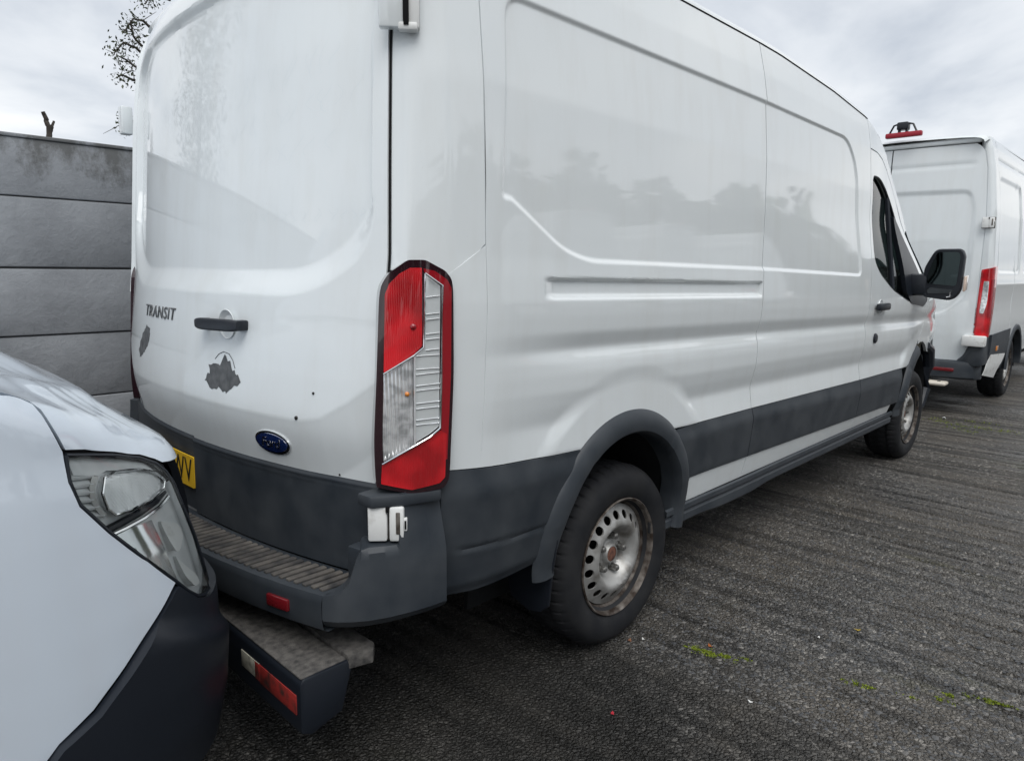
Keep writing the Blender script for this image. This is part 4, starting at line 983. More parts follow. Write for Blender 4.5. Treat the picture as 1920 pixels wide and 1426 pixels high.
# bumper corner: plan curve from the step end round to the side
CP = np.array([(-1.200, -.868), (-1.178, -.898), (-1.150, -.925), (-1.112, -.952), (-1.06, -.975), (-1.0, -.992), (-.94, -1.004), (-.888, -1.008)])
cs = np.concatenate([[0], np.cumsum(np.linalg.norm(np.diff(CP, axis=0), axis=1))]); cs /= cs[-1]
def corner(s, z, off=0.0):
    s = np.asarray(s, float); z = np.asarray(z, float)
    x = np.interp(s, cs, CP[:, 0]); y = np.interp(s, cs, CP[:, 1])
    tx = np.interp(np.clip(s+.05, 0, 1), cs, CP[:, 0])-np.interp(np.clip(s-.05, 0, 1), cs, CP[:, 0]); ty = np.interp(np.clip(s+.05, 0, 1), cs, CP[:, 1])-np.interp(np.clip(s-.05, 0, 1), cs, CP[:, 1])
    l_ = np.hypot(tx, ty); nx, ny = ty/l_, -tx/l_
    ins = -.02*(1-s)*sstep(.50, .68, z)-.02*sstep(.672, .692, z)*(s < .6)-.035*s*sstep(.62, .80, z)-.03*sstep(.49, .45, z)
    return np.stack([x+nx*(off+ins), y+ny*(off+ins), z], -1)
zs_ = np.linspace(0, 1, 26)
def corner_top(s): return np.where(s < .10, .56+s*.6, np.where(s < .62, .66, .66))
cpoly = [(0, .462), (1, .468), (1, .845), (.62, .815), (.605, .680), (.36, .682), (.30, .678), (.265, .658), (.235, .625), (.20, .590), (.14, .568), (.07, .560), (0, .557)]
bc = patch('bumper_corner', cpoly, corner, PLAS, van, .018, skirt=.09)
# shelf under the hinge cover and cap under the lamp
cap_p = [(-1.085, -.868), (-1.08, -.925), (-1.0, -.968), (-.90, -1.0), (-.86, -.94), (-1.02, -.86)]
prism('lamp_shelf', [(a, b_, .782) for a, b_ in cap_p], (0, 0, .034), PLAS, van, bev=.007)
hp_ = [(-1.115, -.86), (-1.105, -.925), (-1.04, -.962), (-.97, -.975), (-.95, -.90), (-1.02, -.85)]
prism('hinge_shelf', [(a, b_, .57) for a, b_ in hp_], (0, 0, .104), PLAS, van, bev=.007)
# white hinge covers
def hinge(c, parent, M, sc=1.0, nm='hinge_cover'):
    h_ = empty(nm, tuple(c), parent=parent); h_.rotation_euler = M.to_euler()
    # local y points away from the viewer's side of the cover
    box('hinge_back', (.004, .012, -.002), (.098*sc, .012, .104), RUSTRIM, h_, bev=.004)
    box('hinge_plate', (-.021, 0, 0), (.052*sc, .026, .100), WPLAS, h_, bev=.006)
    box('hinge_plate', (.030, -.002, -.002), (.040*sc, .028, .096), WPLAS, h_, bev=.007)
    box('hinge_notch', (.006, -.010, .040), (.009, .016, .016), BLACK, h_, bev=.002)
    box('hinge_pin', (.034, -.0135, .002), (.012, .010, .062), RUSTRIM, h_, bev=.003)
    box('hinge_stop', (.053, .0, -.004), (.010, .024, .036), WPLAS, h_, bev=.003)
    box('hinge_slot', (.0535, -.010, -.004), (.005, .010, .024), BLACK, h_, bev=.001)
    return h_
Mh = frame3((.62, -.55, 0))
hinge((-1.036, -.930, .737), van, Mh)
# upper hinge: long white strap by the gutter
hc = at_y(742, -10, -.905)
uh = empty('hinge_strap', tuple(hc), parent=van); uh.rotation_euler = Mh.to_euler()
box('strap_plate', (-.012, 0, .02), (.062, .030, .20), WHITE, uh, bev=.005)
box('strap_plate', (.045, .0, .02), (.028, .028, .20), WPLAS, uh, bev=.004)
box('strap_gap', (.026, -.006, .02), (.013, .030, .19), BLACK, uh, bev=.001)
box('strap_foot', (.030, -.002, -.076), (.050, .030, .02), WPLAS, uh, bev=.006)
bxl = box('hinge_strap', (-1.0, .985, 2.03), (.045, .05, .115), WHITE, van, bev=.006)
# door handle on the right rear door
def on_rear(u, v, off=0.0): y_, z_ = rear_px(u, v); return rear(np.array([y_]), np.array([z_]), off)[0]
h0, h1 = on_rear(387, 604), on_rear(466, 610); ctr = (h0+h1)/2; ax_ = (h1-h0); Ln = np.linalg.norm(ax_); ax_ /= Ln
nrm = np.cross(ax_, (0, 0, 1)); nrm = nrm if nrm[0] < 0 else -nrm; nrm /= np.linalg.norm(nrm)
hd = empty('door_handle', (0, 0, 0), parent=door_r)
gpts = [ctr+ax_*(t_*Ln/2)+nrm*(.040-.010*t_**4) for t_ in np.linspace(-1, 1, 15)]
bm = bmesh.new(); rings = []
up = np.array([0, 0, 1.0])
for i, g_ in enumerate(gpts):
    t_ = -1+2*i/14; hh_ = .019*(1-.25*abs(t_)**6); dd = .011
    rings.append([bm.verts.new(g_+up*hh_*math.copysign(abs(math.sin(a))**.5, math.sin(a))+nrm*dd*math.copysign(abs(math.cos(a))**.6, math.cos(a))) for a in np.linspace(0, 2*math.pi, 16, endpoint=False)])
for r0, r1 in zip(rings[:-1], rings[1:]):
    for i in range(16): bm.faces.new((r0[i], r0[(i+1) % 16], r1[(i+1) % 16], r1[i]))
bm.faces.new(rings[0]); bm.faces.new(rings[-1][::-1]); bmk('grip', bm, PLASD, hd)
for s_ in (-1, 1):
    box('grip_foot', tuple(ctr+ax_*s_*(Ln/2-.018)+nrm*.018), (.036, .040, .032), PLASD, hd, bev=.006, M=frame3(ax_))
V, F = lathe_np([(.047, .003), (.045, .0045), (.038, -.003), (.02, -.010), (0, -.012)], 30)
o_ = mk('handle_dish', V, F, WHITE, hd); o_.matrix_parent_inverse.identity()
o_.rotation_euler = frame3(ax_).to_euler(); dish = ctr+ax_*.015+nrm*.006; o_.location = dish
if (frame3(ax_) @ Vector((0, 1, 0))).dot(Vector(nrm)) < 0: o_.rotation_euler = frame3(-ax_).to_euler()
# lettering and badge
def place_rear(y0, z0, off, tilt=0.0, lean=0.0):
    ct, st_ = math.cos(tilt), math.sin(tilt)
    def f(a, b, c):
        aa = a*ct-b*st_; bb_ = a*st_+b*ct
        return rear(y0-aa, z0+bb_, 0)*1.0 + np.stack([-(c+off)+lean*np.maximum(y0-aa, 0), np.zeros_like(c), np.zeros_like(c)], -1)
    return f
yA, zA = rear_px(264, 580); yB, zB = rear_px(328, 592)
text_mesh('van_lettering', 'TRANSIT', .062, LETTER, door_l, place_rear((yA+yB)/2, (zA+zB)/2, -.007, 0, .012), .0015, shear=.15, spacing=1.12, xscale=1.30)
yC, zC = rear_px(505, 830)
def oval(rx, rz, n=40): return np.array([(rx*math.cos(a), rz*math.sin(a)) for a in np.linspace(0, 2*math.pi, n, endpoint=False)])
ov = lambda o_: (lambda a, b, off=0.0: rear(yC+a, zC+b, off+o_+.004*np.maximum(0, 1-(a/.075)**2-(b/.034)**2)))
bd = patch('oval_badge', oval(.078, .036), ov(.005), CHROME, door_r, .012, skirt=.008)
patch('badge_field', oval(.069, .0285), ov(.0075), BADGE, bd, .010, skirt=.003)
def badge_place(a, b, c): return rear(yC-a, zC+b, 0)+np.stack([-(c+.0125), 0*c, 0*c], -1)
text_mesh('badge_script', 'Ford', .044, CHROME, bd, badge_place, .0004, shear=.35, spacing=.92, xscale=1.05)
# number plate on the left door
yP, zP = .095, .700
plate = lambda o_: (lambda a, b, off=0.0: rear(a, b, off+o_))
pltp = rounded([(yP+.40, zP-.056), (yP+.40, zP+.056), (yP-.095, zP+.056), (yP-.095, zP-.056)], .008, 3)
np_ = patch('number_plate', pltp, plate(.012), YELLOW, door_l, .03, skirt=.006)
text_mesh('plate_lettering', '3 HWV', .122, INK, np_, place_rear(yP-.080, zP, .0135), .0003, align='RIGHT', spacing=1.08, xscale=.80)
# bare primer scars where lamps used to sit
def scar(pts, parent, o_, lean=0.0):
    poly = np.array([rear_px(u, v) for u, v in pts]); poly = resample(poly, .012); poly = poly+rng.normal(0, .0036, poly.shape)
    patch('paint_scar', poly, lambda a, b, off=0.0: rear(a, b, off+o_-lean*np.maximum(a, 0)), PRIMER, parent, .02, skirt=.0005)
scar([(421, 667), (430, 676), (436, 690), (440, 700), (446, 702), (452, 712), (448, 722), (436, 726), (427, 736), (418, 732), (411, 725), (400, 729), (390, 720), (385, 712), (388, 703), (394, 698), (393, 683), (400, 681), (408, 678), (413, 684)], door_r, .0012)
scar([(268, 608), (273, 616), (274, 628), (270, 645), (264, 660), (256, 668), (253, 655), (256, 640), (262, 622)], door_l, -.0080, .012)
ringp = [rear_px(u, v) for u, v in ((404, 672), (411, 663), (420, 659), (430, 663), (437, 675), (441, 690))]
tube('scar_edge', np.array([rear(np.array([a]), np.array([b_]), .001)[0] for a, b_ in ringp]), .0012, PRIMER, door_r, 4)
for u, v, r_ in ((556, 783, .006), (588, 737, .004), (621, 893, .003)):
    P_ = on_rear(u, v, .001); bm = bmesh.new(); bmesh.ops.create_uvsphere(bm, u_segments=8, v_segments=6, radius=r_); o_ = bmk('screw_hole', bm, INK, door_r); o_.location = P_
# ghosts of removed sign writing: faint glue strokes, no longer readable
def scribble(n, w, h, slant=.4):
    """short pen strokes along a line, as (a, b) polylines"""
    out_ = []
    for k in range(n):
        a0_ = -w/2+w*(k+.5+rng.uniform(-.45, .45))/n; s_ = w/n*.8
        ph = rng.uniform(0, 6.28); tt_ = np.linspace(0, 1, 7)
        xx = a0_+s_*(.45*np.sin(tt_*rng.uniform(3, 6)+ph)); yy_ = h*(tt_-.5)*rng.uniform(.5, 1.0)
        out_.append(np.stack([xx+slant*yy_, yy_], 1))
    return out_
def strokes(lines_, fn, parent, rad=.0007):
    Va = []; Fa = []
    for ln in lines_:
        nv = len(ln); t_ = np.gradient(ln, axis=0); nn__ = np.stack([-t_[:, 1], t_[:, 0]], 1); nn__ /= np.linalg.norm(nn__, axis=1)[:, None]+1e-9
        k0 = len(Va); Lq = np.concatenate([ln-nn__*rad, ln+nn__*rad]); Va += fn(Lq[:, 0], Lq[:, 1]).tolist()
        Fa += [[k0+i, k0+i+1, k0+nv+i+1, k0+nv+i] for i in range(nv-1)]
    o_ = mk('glue_residue', Va, Fa, GHOST, parent, smooth=False); o_['kind'] = 'stuff'; return o_
def ghost_rear(u, v, n, w, h, parent, off, tilt=0.0, slant=.4):
    y_, z_ = rear_px(u, v); ct, st_ = math.cos(tilt), math.sin(tilt)
    strokes(scribble(n, w, h, slant), lambda a, b: rear(y_-(a*ct-b*st_), z_+a*st_+b*ct, off), parent)
ghost_rear(520, 135, 11, .46, .10, door_r, .0002, .14); ghost_rear(520, 210, 13, .56, .08, door_r, .0002, .14); ghost_rear(515, 285, 8, .40, .075, door_r, .0002, .08)
ghost_rear(530, 405, 22, .62, .040, door_r, .0002, 0, .05)
# grey tow step below the bumper
ts = empty('tow_step', (0, 0, 0), parent=van); ts['label'] = 'gritty black step with worn red tape'
zt_ = .365; Xf, Xb_, Ye = -1.285, -1.142, -.895
sec = [(Xf, zt_-.012), (Xf+.012, zt_), (Xb_, zt_), (Xb_+.015, zt_-.02), (Xb_-.02, zt_-.14), (Xf+.03, zt_-.165), (Xf, zt_-.15)]
prism('step_body', [(a, Ye, b_) for a, b_ in sec], (0, -2*Ye, 0), PLASD, ts, bev=.006)
box('step_top', ((Xf+Xb_)/2+.002, 0, zt_+.001), (.136, -2*Ye-.012, .006), GRIT, ts, bev=.003)
prism('step_wing', [(-1.135, -.60, zt_+.012), (-1.142, -.895, zt_+.012), (-1.075, -.915, zt_+.012), (-1.05, -.885, zt_+.012), (-1.055, -.60, zt_+.012)], (0, 0, -.04), GRIT, ts, bev=.004)
box('red_tape', (Xf-.0012, -.775, zt_-.075), (.003, .20, .055), TAPE_R, ts, bev=.0005)
box('white_tape', (Xf-.0012, -.615, zt_-.072), (.003, .11, .050), TAPE_W, ts, bev=.0005)
box('red_tape', (Xf-.0014, -.66, zt_-.073), (.003, .03, .052), TAPE_R, ts, bev=.0005)
box('white_tape', (Xf-.0012, .5, zt_-.072), (.003, .11, .050), TAPE_W, ts, bev=.0005)
tube('tow_bracket', [(-1.2, -.35, .30), (-.9, -.35, .36), (-.5, -.35, .45)], .03, LINER, ts, 8)
tube('tow_bracket', [(-1.2, .35, .30), (-.9, .35, .36), (-.5, .35, .45)], .03, LINER, ts, 8)

# ---------------------------------------------------------------- far (left) side of the van
kx = 1.031
def mirror(o):
    c_ = o.copy(); COL.objects.link(c_); c_.parent = van; c_.scale = (kx, -1, 1); c_.location = (.97*(1-kx), 0, 0)
    if 'label' in c_: del c_['label']
    return c_
for o in [ch for ch in van.children if ch.name.split('.')[0] in ('side_panel', 'corner_pillar', 'quarter_cladding', 'cab_side', 'front_wing', 'sill_panel', 'side_cladding', 'sill_skirt', 'arch_trim', 'inner_shell', 'bumper_corner', 'wheel_well')]:
    if o.type == 'MESH': mirror(o)
tl2 = mirror(tl); tl2.location = (tl2.location[0]+.03, -.05, 0)
for ch in tl.children:
    c_ = ch.copy(); COL.objects.link(c_); c_.parent = tl2
fd2 = mirror(fdoor)
for ch in fdoor.children:
    if ch.name.split('.')[0] in ('window_glass', 'window_seal', 'window_bar', 'mirror_sail'):
        c_ = ch.copy(); COL.objects.link(c_); c_.parent = fd2

# ================================================================== THE VEHICLE IN THE LEFT FOREGROUND (nose just behind the van)
car = empty('silver_van', (-2.4, 0, 0), 'nose of a silver white van with a big clear headlight, left foreground', 'van')
CO = np.array([-2.4, 0, 0])
KP = np.array([(-2.75, -.985), (-2.2, -.986), (-1.95, -.985), (-1.8, -.975), (-1.7, -.955), (-1.6, -.920), (-1.53, -.880), (-1.47, -.825), (-1.43, -.765), (-1.405, -.70), (-1.388, -.6), (-1.378, -.4), (-1.372, -.2), (-1.370, 0)])
ks = np.concatenate([[0], np.cumsum(np.linalg.norm(np.diff(KP, axis=0), axis=1))]); KL = ks[-1]
tf_ = np.linspace(0, KL, 800); kxx = np.interp(tf_, ks, KP[:, 0]); kyy = np.interp(tf_, ks, KP[:, 1])
kk = np.hanning(41); kk /= kk.sum()
kxs = np.convolve(np.pad(kxx, 20, mode='reflect', reflect_type='odd'), kk, 'valid'); kys = np.convolve(np.pad(kyy, 20, mode='reflect', reflect_type='odd'), kk, 'valid')
ktx = np.gradient(kxs); kty = np.gradient(kys); kl = np.hypot(ktx, kty); knx, kny = -kty/kl, ktx/kl       # inward normal
HS = .8
def zsh(x): return np.interp(x, [-2.75, -2.2, -1.9, -1.8, -1.7, -1.6, -1.5, -1.42, -1.36], [1.42, 1.31, 1.215, 1.165, 1.12, 1.09, 1.065, 1.045, 1.03])
def carS(a, b, off=0.0):
    """a: metres along the plan curve, b: 0..HS up the flank, HS..2HS over the bonnet to the centre line"""
    a = np.asarray(a, float); h = np.asarray(b, float)/HS
    x = np.interp(a, tf_, kxs); y = np.interp(a, tf_, kys); nx = np.interp(a, tf_, knx); ny = np.interp(a, tf_, kny)
    zs_ = zsh(x); hf = np.clip(h, 0, 1); z = .26+(zs_-.26)*hf
    nose = sstep(-1.85, -1.45, x)
    ins = np.interp(z, [.26, .38, .50, .60, .70, .80, .90, .98, 1.05, 1.12, 1.3], [.035, .010, .0, .0, .008, .024, .048, .078, .125, .150, .16])*(.22+.78*nose)
    ins = ins+.035*np.clip((hf-.93)/.07, 0, 1)**2
    px_, py_ = x+nx*ins, y+ny*ins
    k = np.clip(h-1, 0, 1)
    qx = np.interp(x, [-2.75, -1.8, -1.5, -1.37], [-2.8, -2.25, -2.10, -2.0])
    zq = np.interp(qx, [-2.8, -2.25, -2.0], [1.47, 1.365, 1.31])
    g = 1-(1-k)**1.55
    crease = .010*np.exp(-((k-.17)/.05)**2)-.006*np.exp(-((k-.30)/.07)**2)
    X_ = px_+(qx-px_)*k; Y_ = py_+(0-py_)*k; Z_ = z+(zq-z)*g*(h > 1)+np.where(h > 1, crease*sstep(0, .08, k), 0)
    top = np.clip((h-.92)/.16, 0, 1)
    ox, oy, oz = -nx*(1-top), -ny*(1-top), top
    return np.stack([X_+ox*off, Y_+oy*off, Z_+oz*off], -1)-CO
# lookup of photograph pixels on that surface
aa, bb_ = np.meshgrid(np.linspace(.2, KL, 620), np.linspace(0, 1.9*HS, 620), indexing='ij')
W3 = carS(aa, bb_)+CO; d_ = W3-CAM; wz = d_ @ CF; PU = 960+FPX*(d_ @ CR)/wz; PV = 713-FPX*(d_ @ CU)/wz
def car_px(u, v):
    e2 = (PU-u)**2+(PV-v)**2
    c_ = np.argwhere(e2 < max(9.0, e2.min()*1.5)); dep = [wz[i, j]+.02*math.sqrt(e2[i, j]) for i, j in c_]
    i, j = c_[int(np.argmin(dep))]
    return np.array([aa[i, j], bb_[i, j]])
def CPX(pts): return np.array([car_px(u, v) for u, v in pts])
shut = CPX([(2, 742), (40, 747), (62, 757), (80, 778), (100, 812), (118, 846)])
lampL = CPX([(121, 862), (128, 905), (148, 950), (205, 1000), (268, 1046), (330, 1092)])
bl = CPX([(322, 1104), (265, 1200), (175, 1330), (110, 1395)])
back = np.array([[.05, shut[0][1]+.04], [.05, .02], [bl[-1][0]-.10, .02]])
sb = np.array([[.05, HS*.985], [.45, HS*.985]])
wingp = np.concatenate([shut[1:], lampL, bl, [[bl[-1][0]-.16, bl[-1][1]-.16], [.45, .12], [.02, .12], [.02, HS*1.0], [.4, HS*1.0]], shut[:1]])
def uninter(name, poly, m, fn=carS, step=.02, skirt=.02, holes=()):
    return patch(name, poly, fn, m, car, step, holes=holes, skirt=skirt)
def sym(o):
    c_ = o.copy(); COL.objects.link(c_); c_.parent = o.parent; c_.scale = (1, -1, 1); return c_
wng = uninter('front_wing', wingp, CARW); sym(wng)
gap = .004
bfront = CPX([(122, 843), (160, 842), (215, 845), (262, 851), (290, 858), (304, 866)])
hb = bfront[-1][1]
bon = np.concatenate([[[.02, HS*1.0+.012], [.4, HS*1.0+.012]], shut+np.array([.004, .010]), bfront, [[bfront[-1][0]+.12, hb], [KL-.5, hb], [KL-.0005, hb-.01], [KL-.0005, 2*HS-.001], [.02, 2*HS-.001]]])
# remove backtracking points
bn = uninter('bonnet', bon, CARW, skirt=.015, step=.022); sym(bn)
hl_px = [(123, 854), (170, 853), (215, 854), (262, 859), (292, 868), (312, 884), (326, 905), (338, 932), (352, 965), (367, 1005), (380, 1045), (390, 1085), (393, 1102), (386, 1114), (372, 1116), (352, 1106), (330, 1090), (268, 1043), (207, 997), (151, 947), (131, 903)]
HLp = CPX(hl_px)
hlm = empty('headlight', (0, 0, 0), parent=car); hlm['label'] = 'large clear headlight'
def deep(o_): return lambda a, b, off=0.0: carS(a, b, off+o_)
patch('lens', HLp, deep(.001), LENS, hlm, .02, skirt=.0)
def tilted(lo, hi, poly):
    b0_, b1_ = poly[:, 1].min(), poly[:, 1].max()
    return lambda a, b, off=0.0: carS(a, b, off+hi+(lo-hi)*(np.asarray(b)-b0_)/(b1_-b0_))
patch('headlight_bowl', HLp, deep(-.024), SILV, hlm, .015, skirt=.0)
# rim seal round the lens
hp3 = carS(HLp[:, 0], HLp[:, 1], -.002); hp3 = np.concatenate([hp3, hp3[:1]])
tube('headlight_seal', hp3, .0045, PLASD, hlm, 6)
topg = CPX([(123, 849), (170, 848), (215, 850), (262, 855), (292, 863), (310, 876), (324, 900)]); tg = carS(topg[:, 0], topg[:, 1], -.014)
tube('bonnet_gap', tg, .010, BLACK, hlm, 6)
# bowl wall
inn0 = carS(HLp[:, 0], HLp[:, 1], -.002); inn1 = carS(HLp[:, 0], HLp[:, 1], -.025); nn_ = len(HLp)
mk('bowl_wall', np.concatenate([inn0, inn1]), [[i, (i+1) % nn_, nn_+(i+1) % nn_, nn_+i] for i in range(nn_)], CHROME, hlm)
# upper chrome shelf, louvres, ribbed projector, divider, indicator pocket
shelf = CPX([(130, 858), (215, 858), (280, 868), (305, 890), (270, 884), (205, 882), (190, 892), (140, 893)])
patch('chrome_shelf', shelf, tilted(-.018, -.006, shelf), SILV, hlm, .02, skirt=.03)
for k in range(6):
    v0 = 897+k*14.5; u0 = 132+k*3.6+max(0, k-3)*8; u1 = 182+max(0, k-3)*10
    q0 = CPX([(u0+1, v0), (u1, v0-5)]); p3 = carS(q0[:, 0], q0[:, 1], -.016)
    bm = bmesh.new(); mid = (p3[0]+p3[1])/2; ax2 = p3[1]-p3[0]
    add_box(bm, mid, (np.linalg.norm(ax2), .018, .008), .0025, frame3(ax2) @ Matrix.Rotation(math.radians(28), 3, 'X')); bmk('louvre', bm, SILV, hlm)
colp = CPX([(178, 895), (190, 893), (184, 915), (184, 935), (192, 952), (206, 966), (196, 970), (182, 955), (175, 935), (173, 912)])
patch('louvre_post', colp, deep(-.008), mat('grey_reflector', (.50, .50, .49), .35, metal=.6), hlm, .02, skirt=.03)
proj_ = rounded(CPX([(200, 897), (222, 888), (262, 882), (296, 886), (312, 900), (308, 915), (285, 935), (250, 955), (222, 965), (207, 955), (196, 925)]), .012, 3)
RIBL = mat('ribbed_reflector', (.80, .82, .83), .2, metal=.25, coat=.6)
patch('ribbed_lamp', proj_, lambda a, b, off=0.0: carS(a, b, off-.004-.12*(np.asarray(b)-proj_[:, 1].min())-.003*np.abs(np.sin((a*1.0+b*.55)*420))), RIBL, hlm, .0035, skirt=.03, sharp=80)
p3 = CPX([(196, 925), (207, 956), (222, 966), (250, 957), (285, 938), (312, 915), (313, 899), (296, 884), (262, 880), (222, 886), (199, 896), (196, 925)]); tube('lamp_bezel', carS(p3[:, 0], p3[:, 1], -.006), .003, CHROME, hlm, 6)
dv = CPX([(206, 994), (232, 982), (268, 962), (300, 940), (318, 922)]); dvp = carS(dv[:, 0], dv[:, 1], -.010); tube('divider', dvp, [.009, .009, .008, .007, .004], PLASD, hlm, 8)
dv = CPX([(214, 1003), (240, 993), (276, 973), (306, 950), (322, 930)]); dvp = carS(dv[:, 0], dv[:, 1], -.008); tube('chrome_line', dvp, .004, CHROME, hlm, 6)
tri = CPX([(222, 1004), (262, 990), (300, 975), (316, 1020), (330, 1062), (338, 1088), (300, 1066)])
patch('indicator_reflector', tri, tilted(-.022, -.006, tri), CHROME, hlm, .02, skirt=.02)
cone = rounded(CPX([(312, 978), (345, 980), (350, 1000), (340, 1030), (333, 1035), (322, 1010)]), .01, 3)
patch('indicator_lamp', cone, tilted(-.016, -.002, cone), WPLAS, hlm, .01, skirt=.03)
cone = rounded(CPX([(340, 1040), (352, 1055), (372, 1075), (378, 1092), (368, 1098), (355, 1080)]), .008, 3)
patch('position_lamp', cone, tilted(-.016, -.002, cone), WPLAS, hlm, .01, skirt=.03)
hl2 = sym(hlm)
for ch in hlm.children:
    c_ = ch.copy(); COL.objects.link(c_); c_.parent = hl2
# black bumper
be = CPX([(334, 1098), (352, 1110), (370, 1120), (387, 1118), (396, 1106)])
bl2 = CPX([(110, 1397), (177, 1334), (268, 1204), (326, 1108)])
ze = be[-1][1]
bump = np.concatenate([[[bl2[0][0]-.16, bl2[0][1]-.165]], bl2, be, [[be[-1][0]+.05, ze+.004], [KL-.5, ze+.01], [KL-.0005, ze+.01], [KL-.0005, .0], [bl2[0][0]-.16, .0]]])
def bfn(a, b, off=0.0):
    gz = .235-.9*np.clip(KL-.72-a, -1, 1)*0
    x = np.asarray(a); lip = .022*sstep(.30, .25, np.asarray(b)+.35*np.clip(x-1.42, -.3, .3))
    return carS(a, b, off+.004+lip)
bmpf = uninter('front_bumper', bump, PLASD, fn=bfn, skirt=.03); sym(bmpf)
# dark structure inside the shut lines
ia, ib = np.meshgrid(np.linspace(.0, KL, 90), np.linspace(.02, 1.99*HS, 90), indexing='ij')
P = carS(ia, ib, -.075); V, F = grid_mesh(P); ish = mk('inner_structure', V, F, BLACK, car); sym(ish)
# grille between the lamps
ga = np.array([[KL-.52, ze+.018], [KL-.0005, ze+.018], [KL-.0005, hb-.03], [KL-.62, hb-.02]])
gr = uninter('grille', ga, PLASD, fn=deep(-.004), skirt=.02); sym(gr)
# cab behind: screen, roof, flanks
def ring_at(x, w_, zb, zt__, n=15):
    yy_ = np.linspace(-1, 1, n); return np.stack([np.full(n, x), yy_*w_, zb+(zt__-zb)*(1-np.abs(yy_)**3)], -1)-CO
st = [ring_at(-2.72, .90, 1.42, 1.475), ring_at(-3.0, .86, 1.66, 1.72), ring_at(-3.35, .80, 1.92, 1.98)]
V, F = grid_mesh(np.array(st)); mk('windscreen', V, F, GLASS, car)
st = [ring_at(-3.35, .81, 1.915, 1.985), ring_at(-3.6, .82, 1.95, 2.02), ring_at(-5.9, .82, 1.95, 2.02), ring_at(-6.0, .80, 1.90, 1.97)]
V, F = grid_mesh(np.array(st)); mk('roof', V, F, CARW, car)
for sy in (-1, 1):
    prof = [(.96, .30), (.985, .55), (.985, 1.15), (.955, 1.42), (.82, 1.94)]
    def flank(x0, x1_, z0_, z1_, m, nm, o_=0):
        zz = np.linspace(z0_, z1_, 14); yy_ = np.interp(zz, [p[1] for p in prof], [p[0] for p in prof])+o_
        P = np.array([np.stack([np.full_like(zz, x_), sy*yy_, zz], -1)-CO for x_ in np.linspace(x0, x1_, 12)]); V, F = grid_mesh(P); mk(nm, V, F, m, car)
    flank(-6.0, -2.99, .30, 1.38, CARW, 'body_side'); flank(-6.0, -4.1, 1.38, 1.93, CARW, 'body_side'); flank(-4.1, -3.35, 1.38, 1.90, GLASS, 'side_window', -.01)
    pil = [(-2.70, sy*.93, 1.42), (-3.0, sy*.88, 1.66), (-3.35, sy*.82, 1.93)]
    tube('screen_pillar', np.array(pil)-CO, .04, CARW, car, 8)
    for x_ in (-2.45, -5.2):
        wv = make_wheel('wheel', (x_-CO[0], sy*.965, RC), car)
        if sy > 0: wv.rotation_euler = (0, 0, math.pi)
V = np.array([(-6.0, -.96, .3), (-6.0, .96, .3), (-6.0, .82, 1.93), (-6.0, -.82, 1.93)])-CO
mk('tail_panel', V, [[0, 3, 2, 1]], CARW, car)
box('underbody', (-1.6, 0, .36), (3.6, 1.6, .14), BLACK, car, bev=.02)

# ================================================================== THE WHITE VAN AHEAD
X0 = 6.1
mv = empty('white_van', (X0, 0, 0), 'second white van parked ahead with red tail light and roof camera', 'van')
MO = np.array([X0, 0, 0])
def S2(z): return np.interp(z, [.25, .45, .65, 1.0, 1.5, 2.0, 2.4, 2.6, 2.70, 2.78], [.93, .985, 1.01, 1.012, 1.0, .968, .915, .875, .84, .78])
def rx(y, z): return .05*np.abs(np.asarray(y)/.9)**2.5+np.interp(z, [.3, .9, 1.6, 2.7], [0, -.01, .0, .06])
REC2 = rounded([(-.015, 1.0), (-.62, 1.0), (-.80, 1.20), (-.80, 1.35), (-.79, 2.02), (-.74, 2.19), (-.015, 2.20)], [.01, .10, .05, .05, .10, .06, .01], 4)
REC2 = np.array([(a, b_+.0) for a, b_ in REC2])
def mrear(a, b, off=0.0):
    d = sdf(REC2, -np.abs(a), b); x = rx(a, b)+.012*(1-sstep(-.02, .02, d))-.008*np.exp(-((b-2.45)/.02)**2)*sstep(.80, .70, np.abs(a))*-1
    x = x+.05*np.clip(.80-b, 0, .3)
    return np.stack([x-off, a, b], -1)
def mr_px(u, v):
    q_ = at_x(u, v, X0); 
    for _ in range(4): q_ = at_x(u, v, X0+float(rx(np.clip(q_[1], -1, 1), q_[2])))
    return q_[1], q_[2]
gy = lambda z: np.interp(z, [.5, .8, 1.9, 2.4, 2.64, 2.8], [.885, .90, .895, .855, .805, .77])
zz = np.linspace(.52, 2.64, 120); tt = np.linspace(0, 1, 60)
for sgn in (-1, 1):
    Zg = np.repeat(zz[None], 60, 0); low = .10*sstep(.70, .52, Zg)**2
    top_r = .12*np.clip((Zg-2.52)/.12, 0, 1)**3*.5
    A = sgn*(.006+(gy(Zg)-low-top_r-.006)*tt[:, None]); A = A if sgn > 0 else A[::-1]
    sheet('rear_door', A, Zg, mrear, WHITE, mv, .03)
V = [(.10, -.9, .4), (.10, .9, .4), (.12, .78, 2.68), (.12, -.78, 2.68)]
mk('door_void', V, [[0, 1, 2, 3]], BLACK, mv)
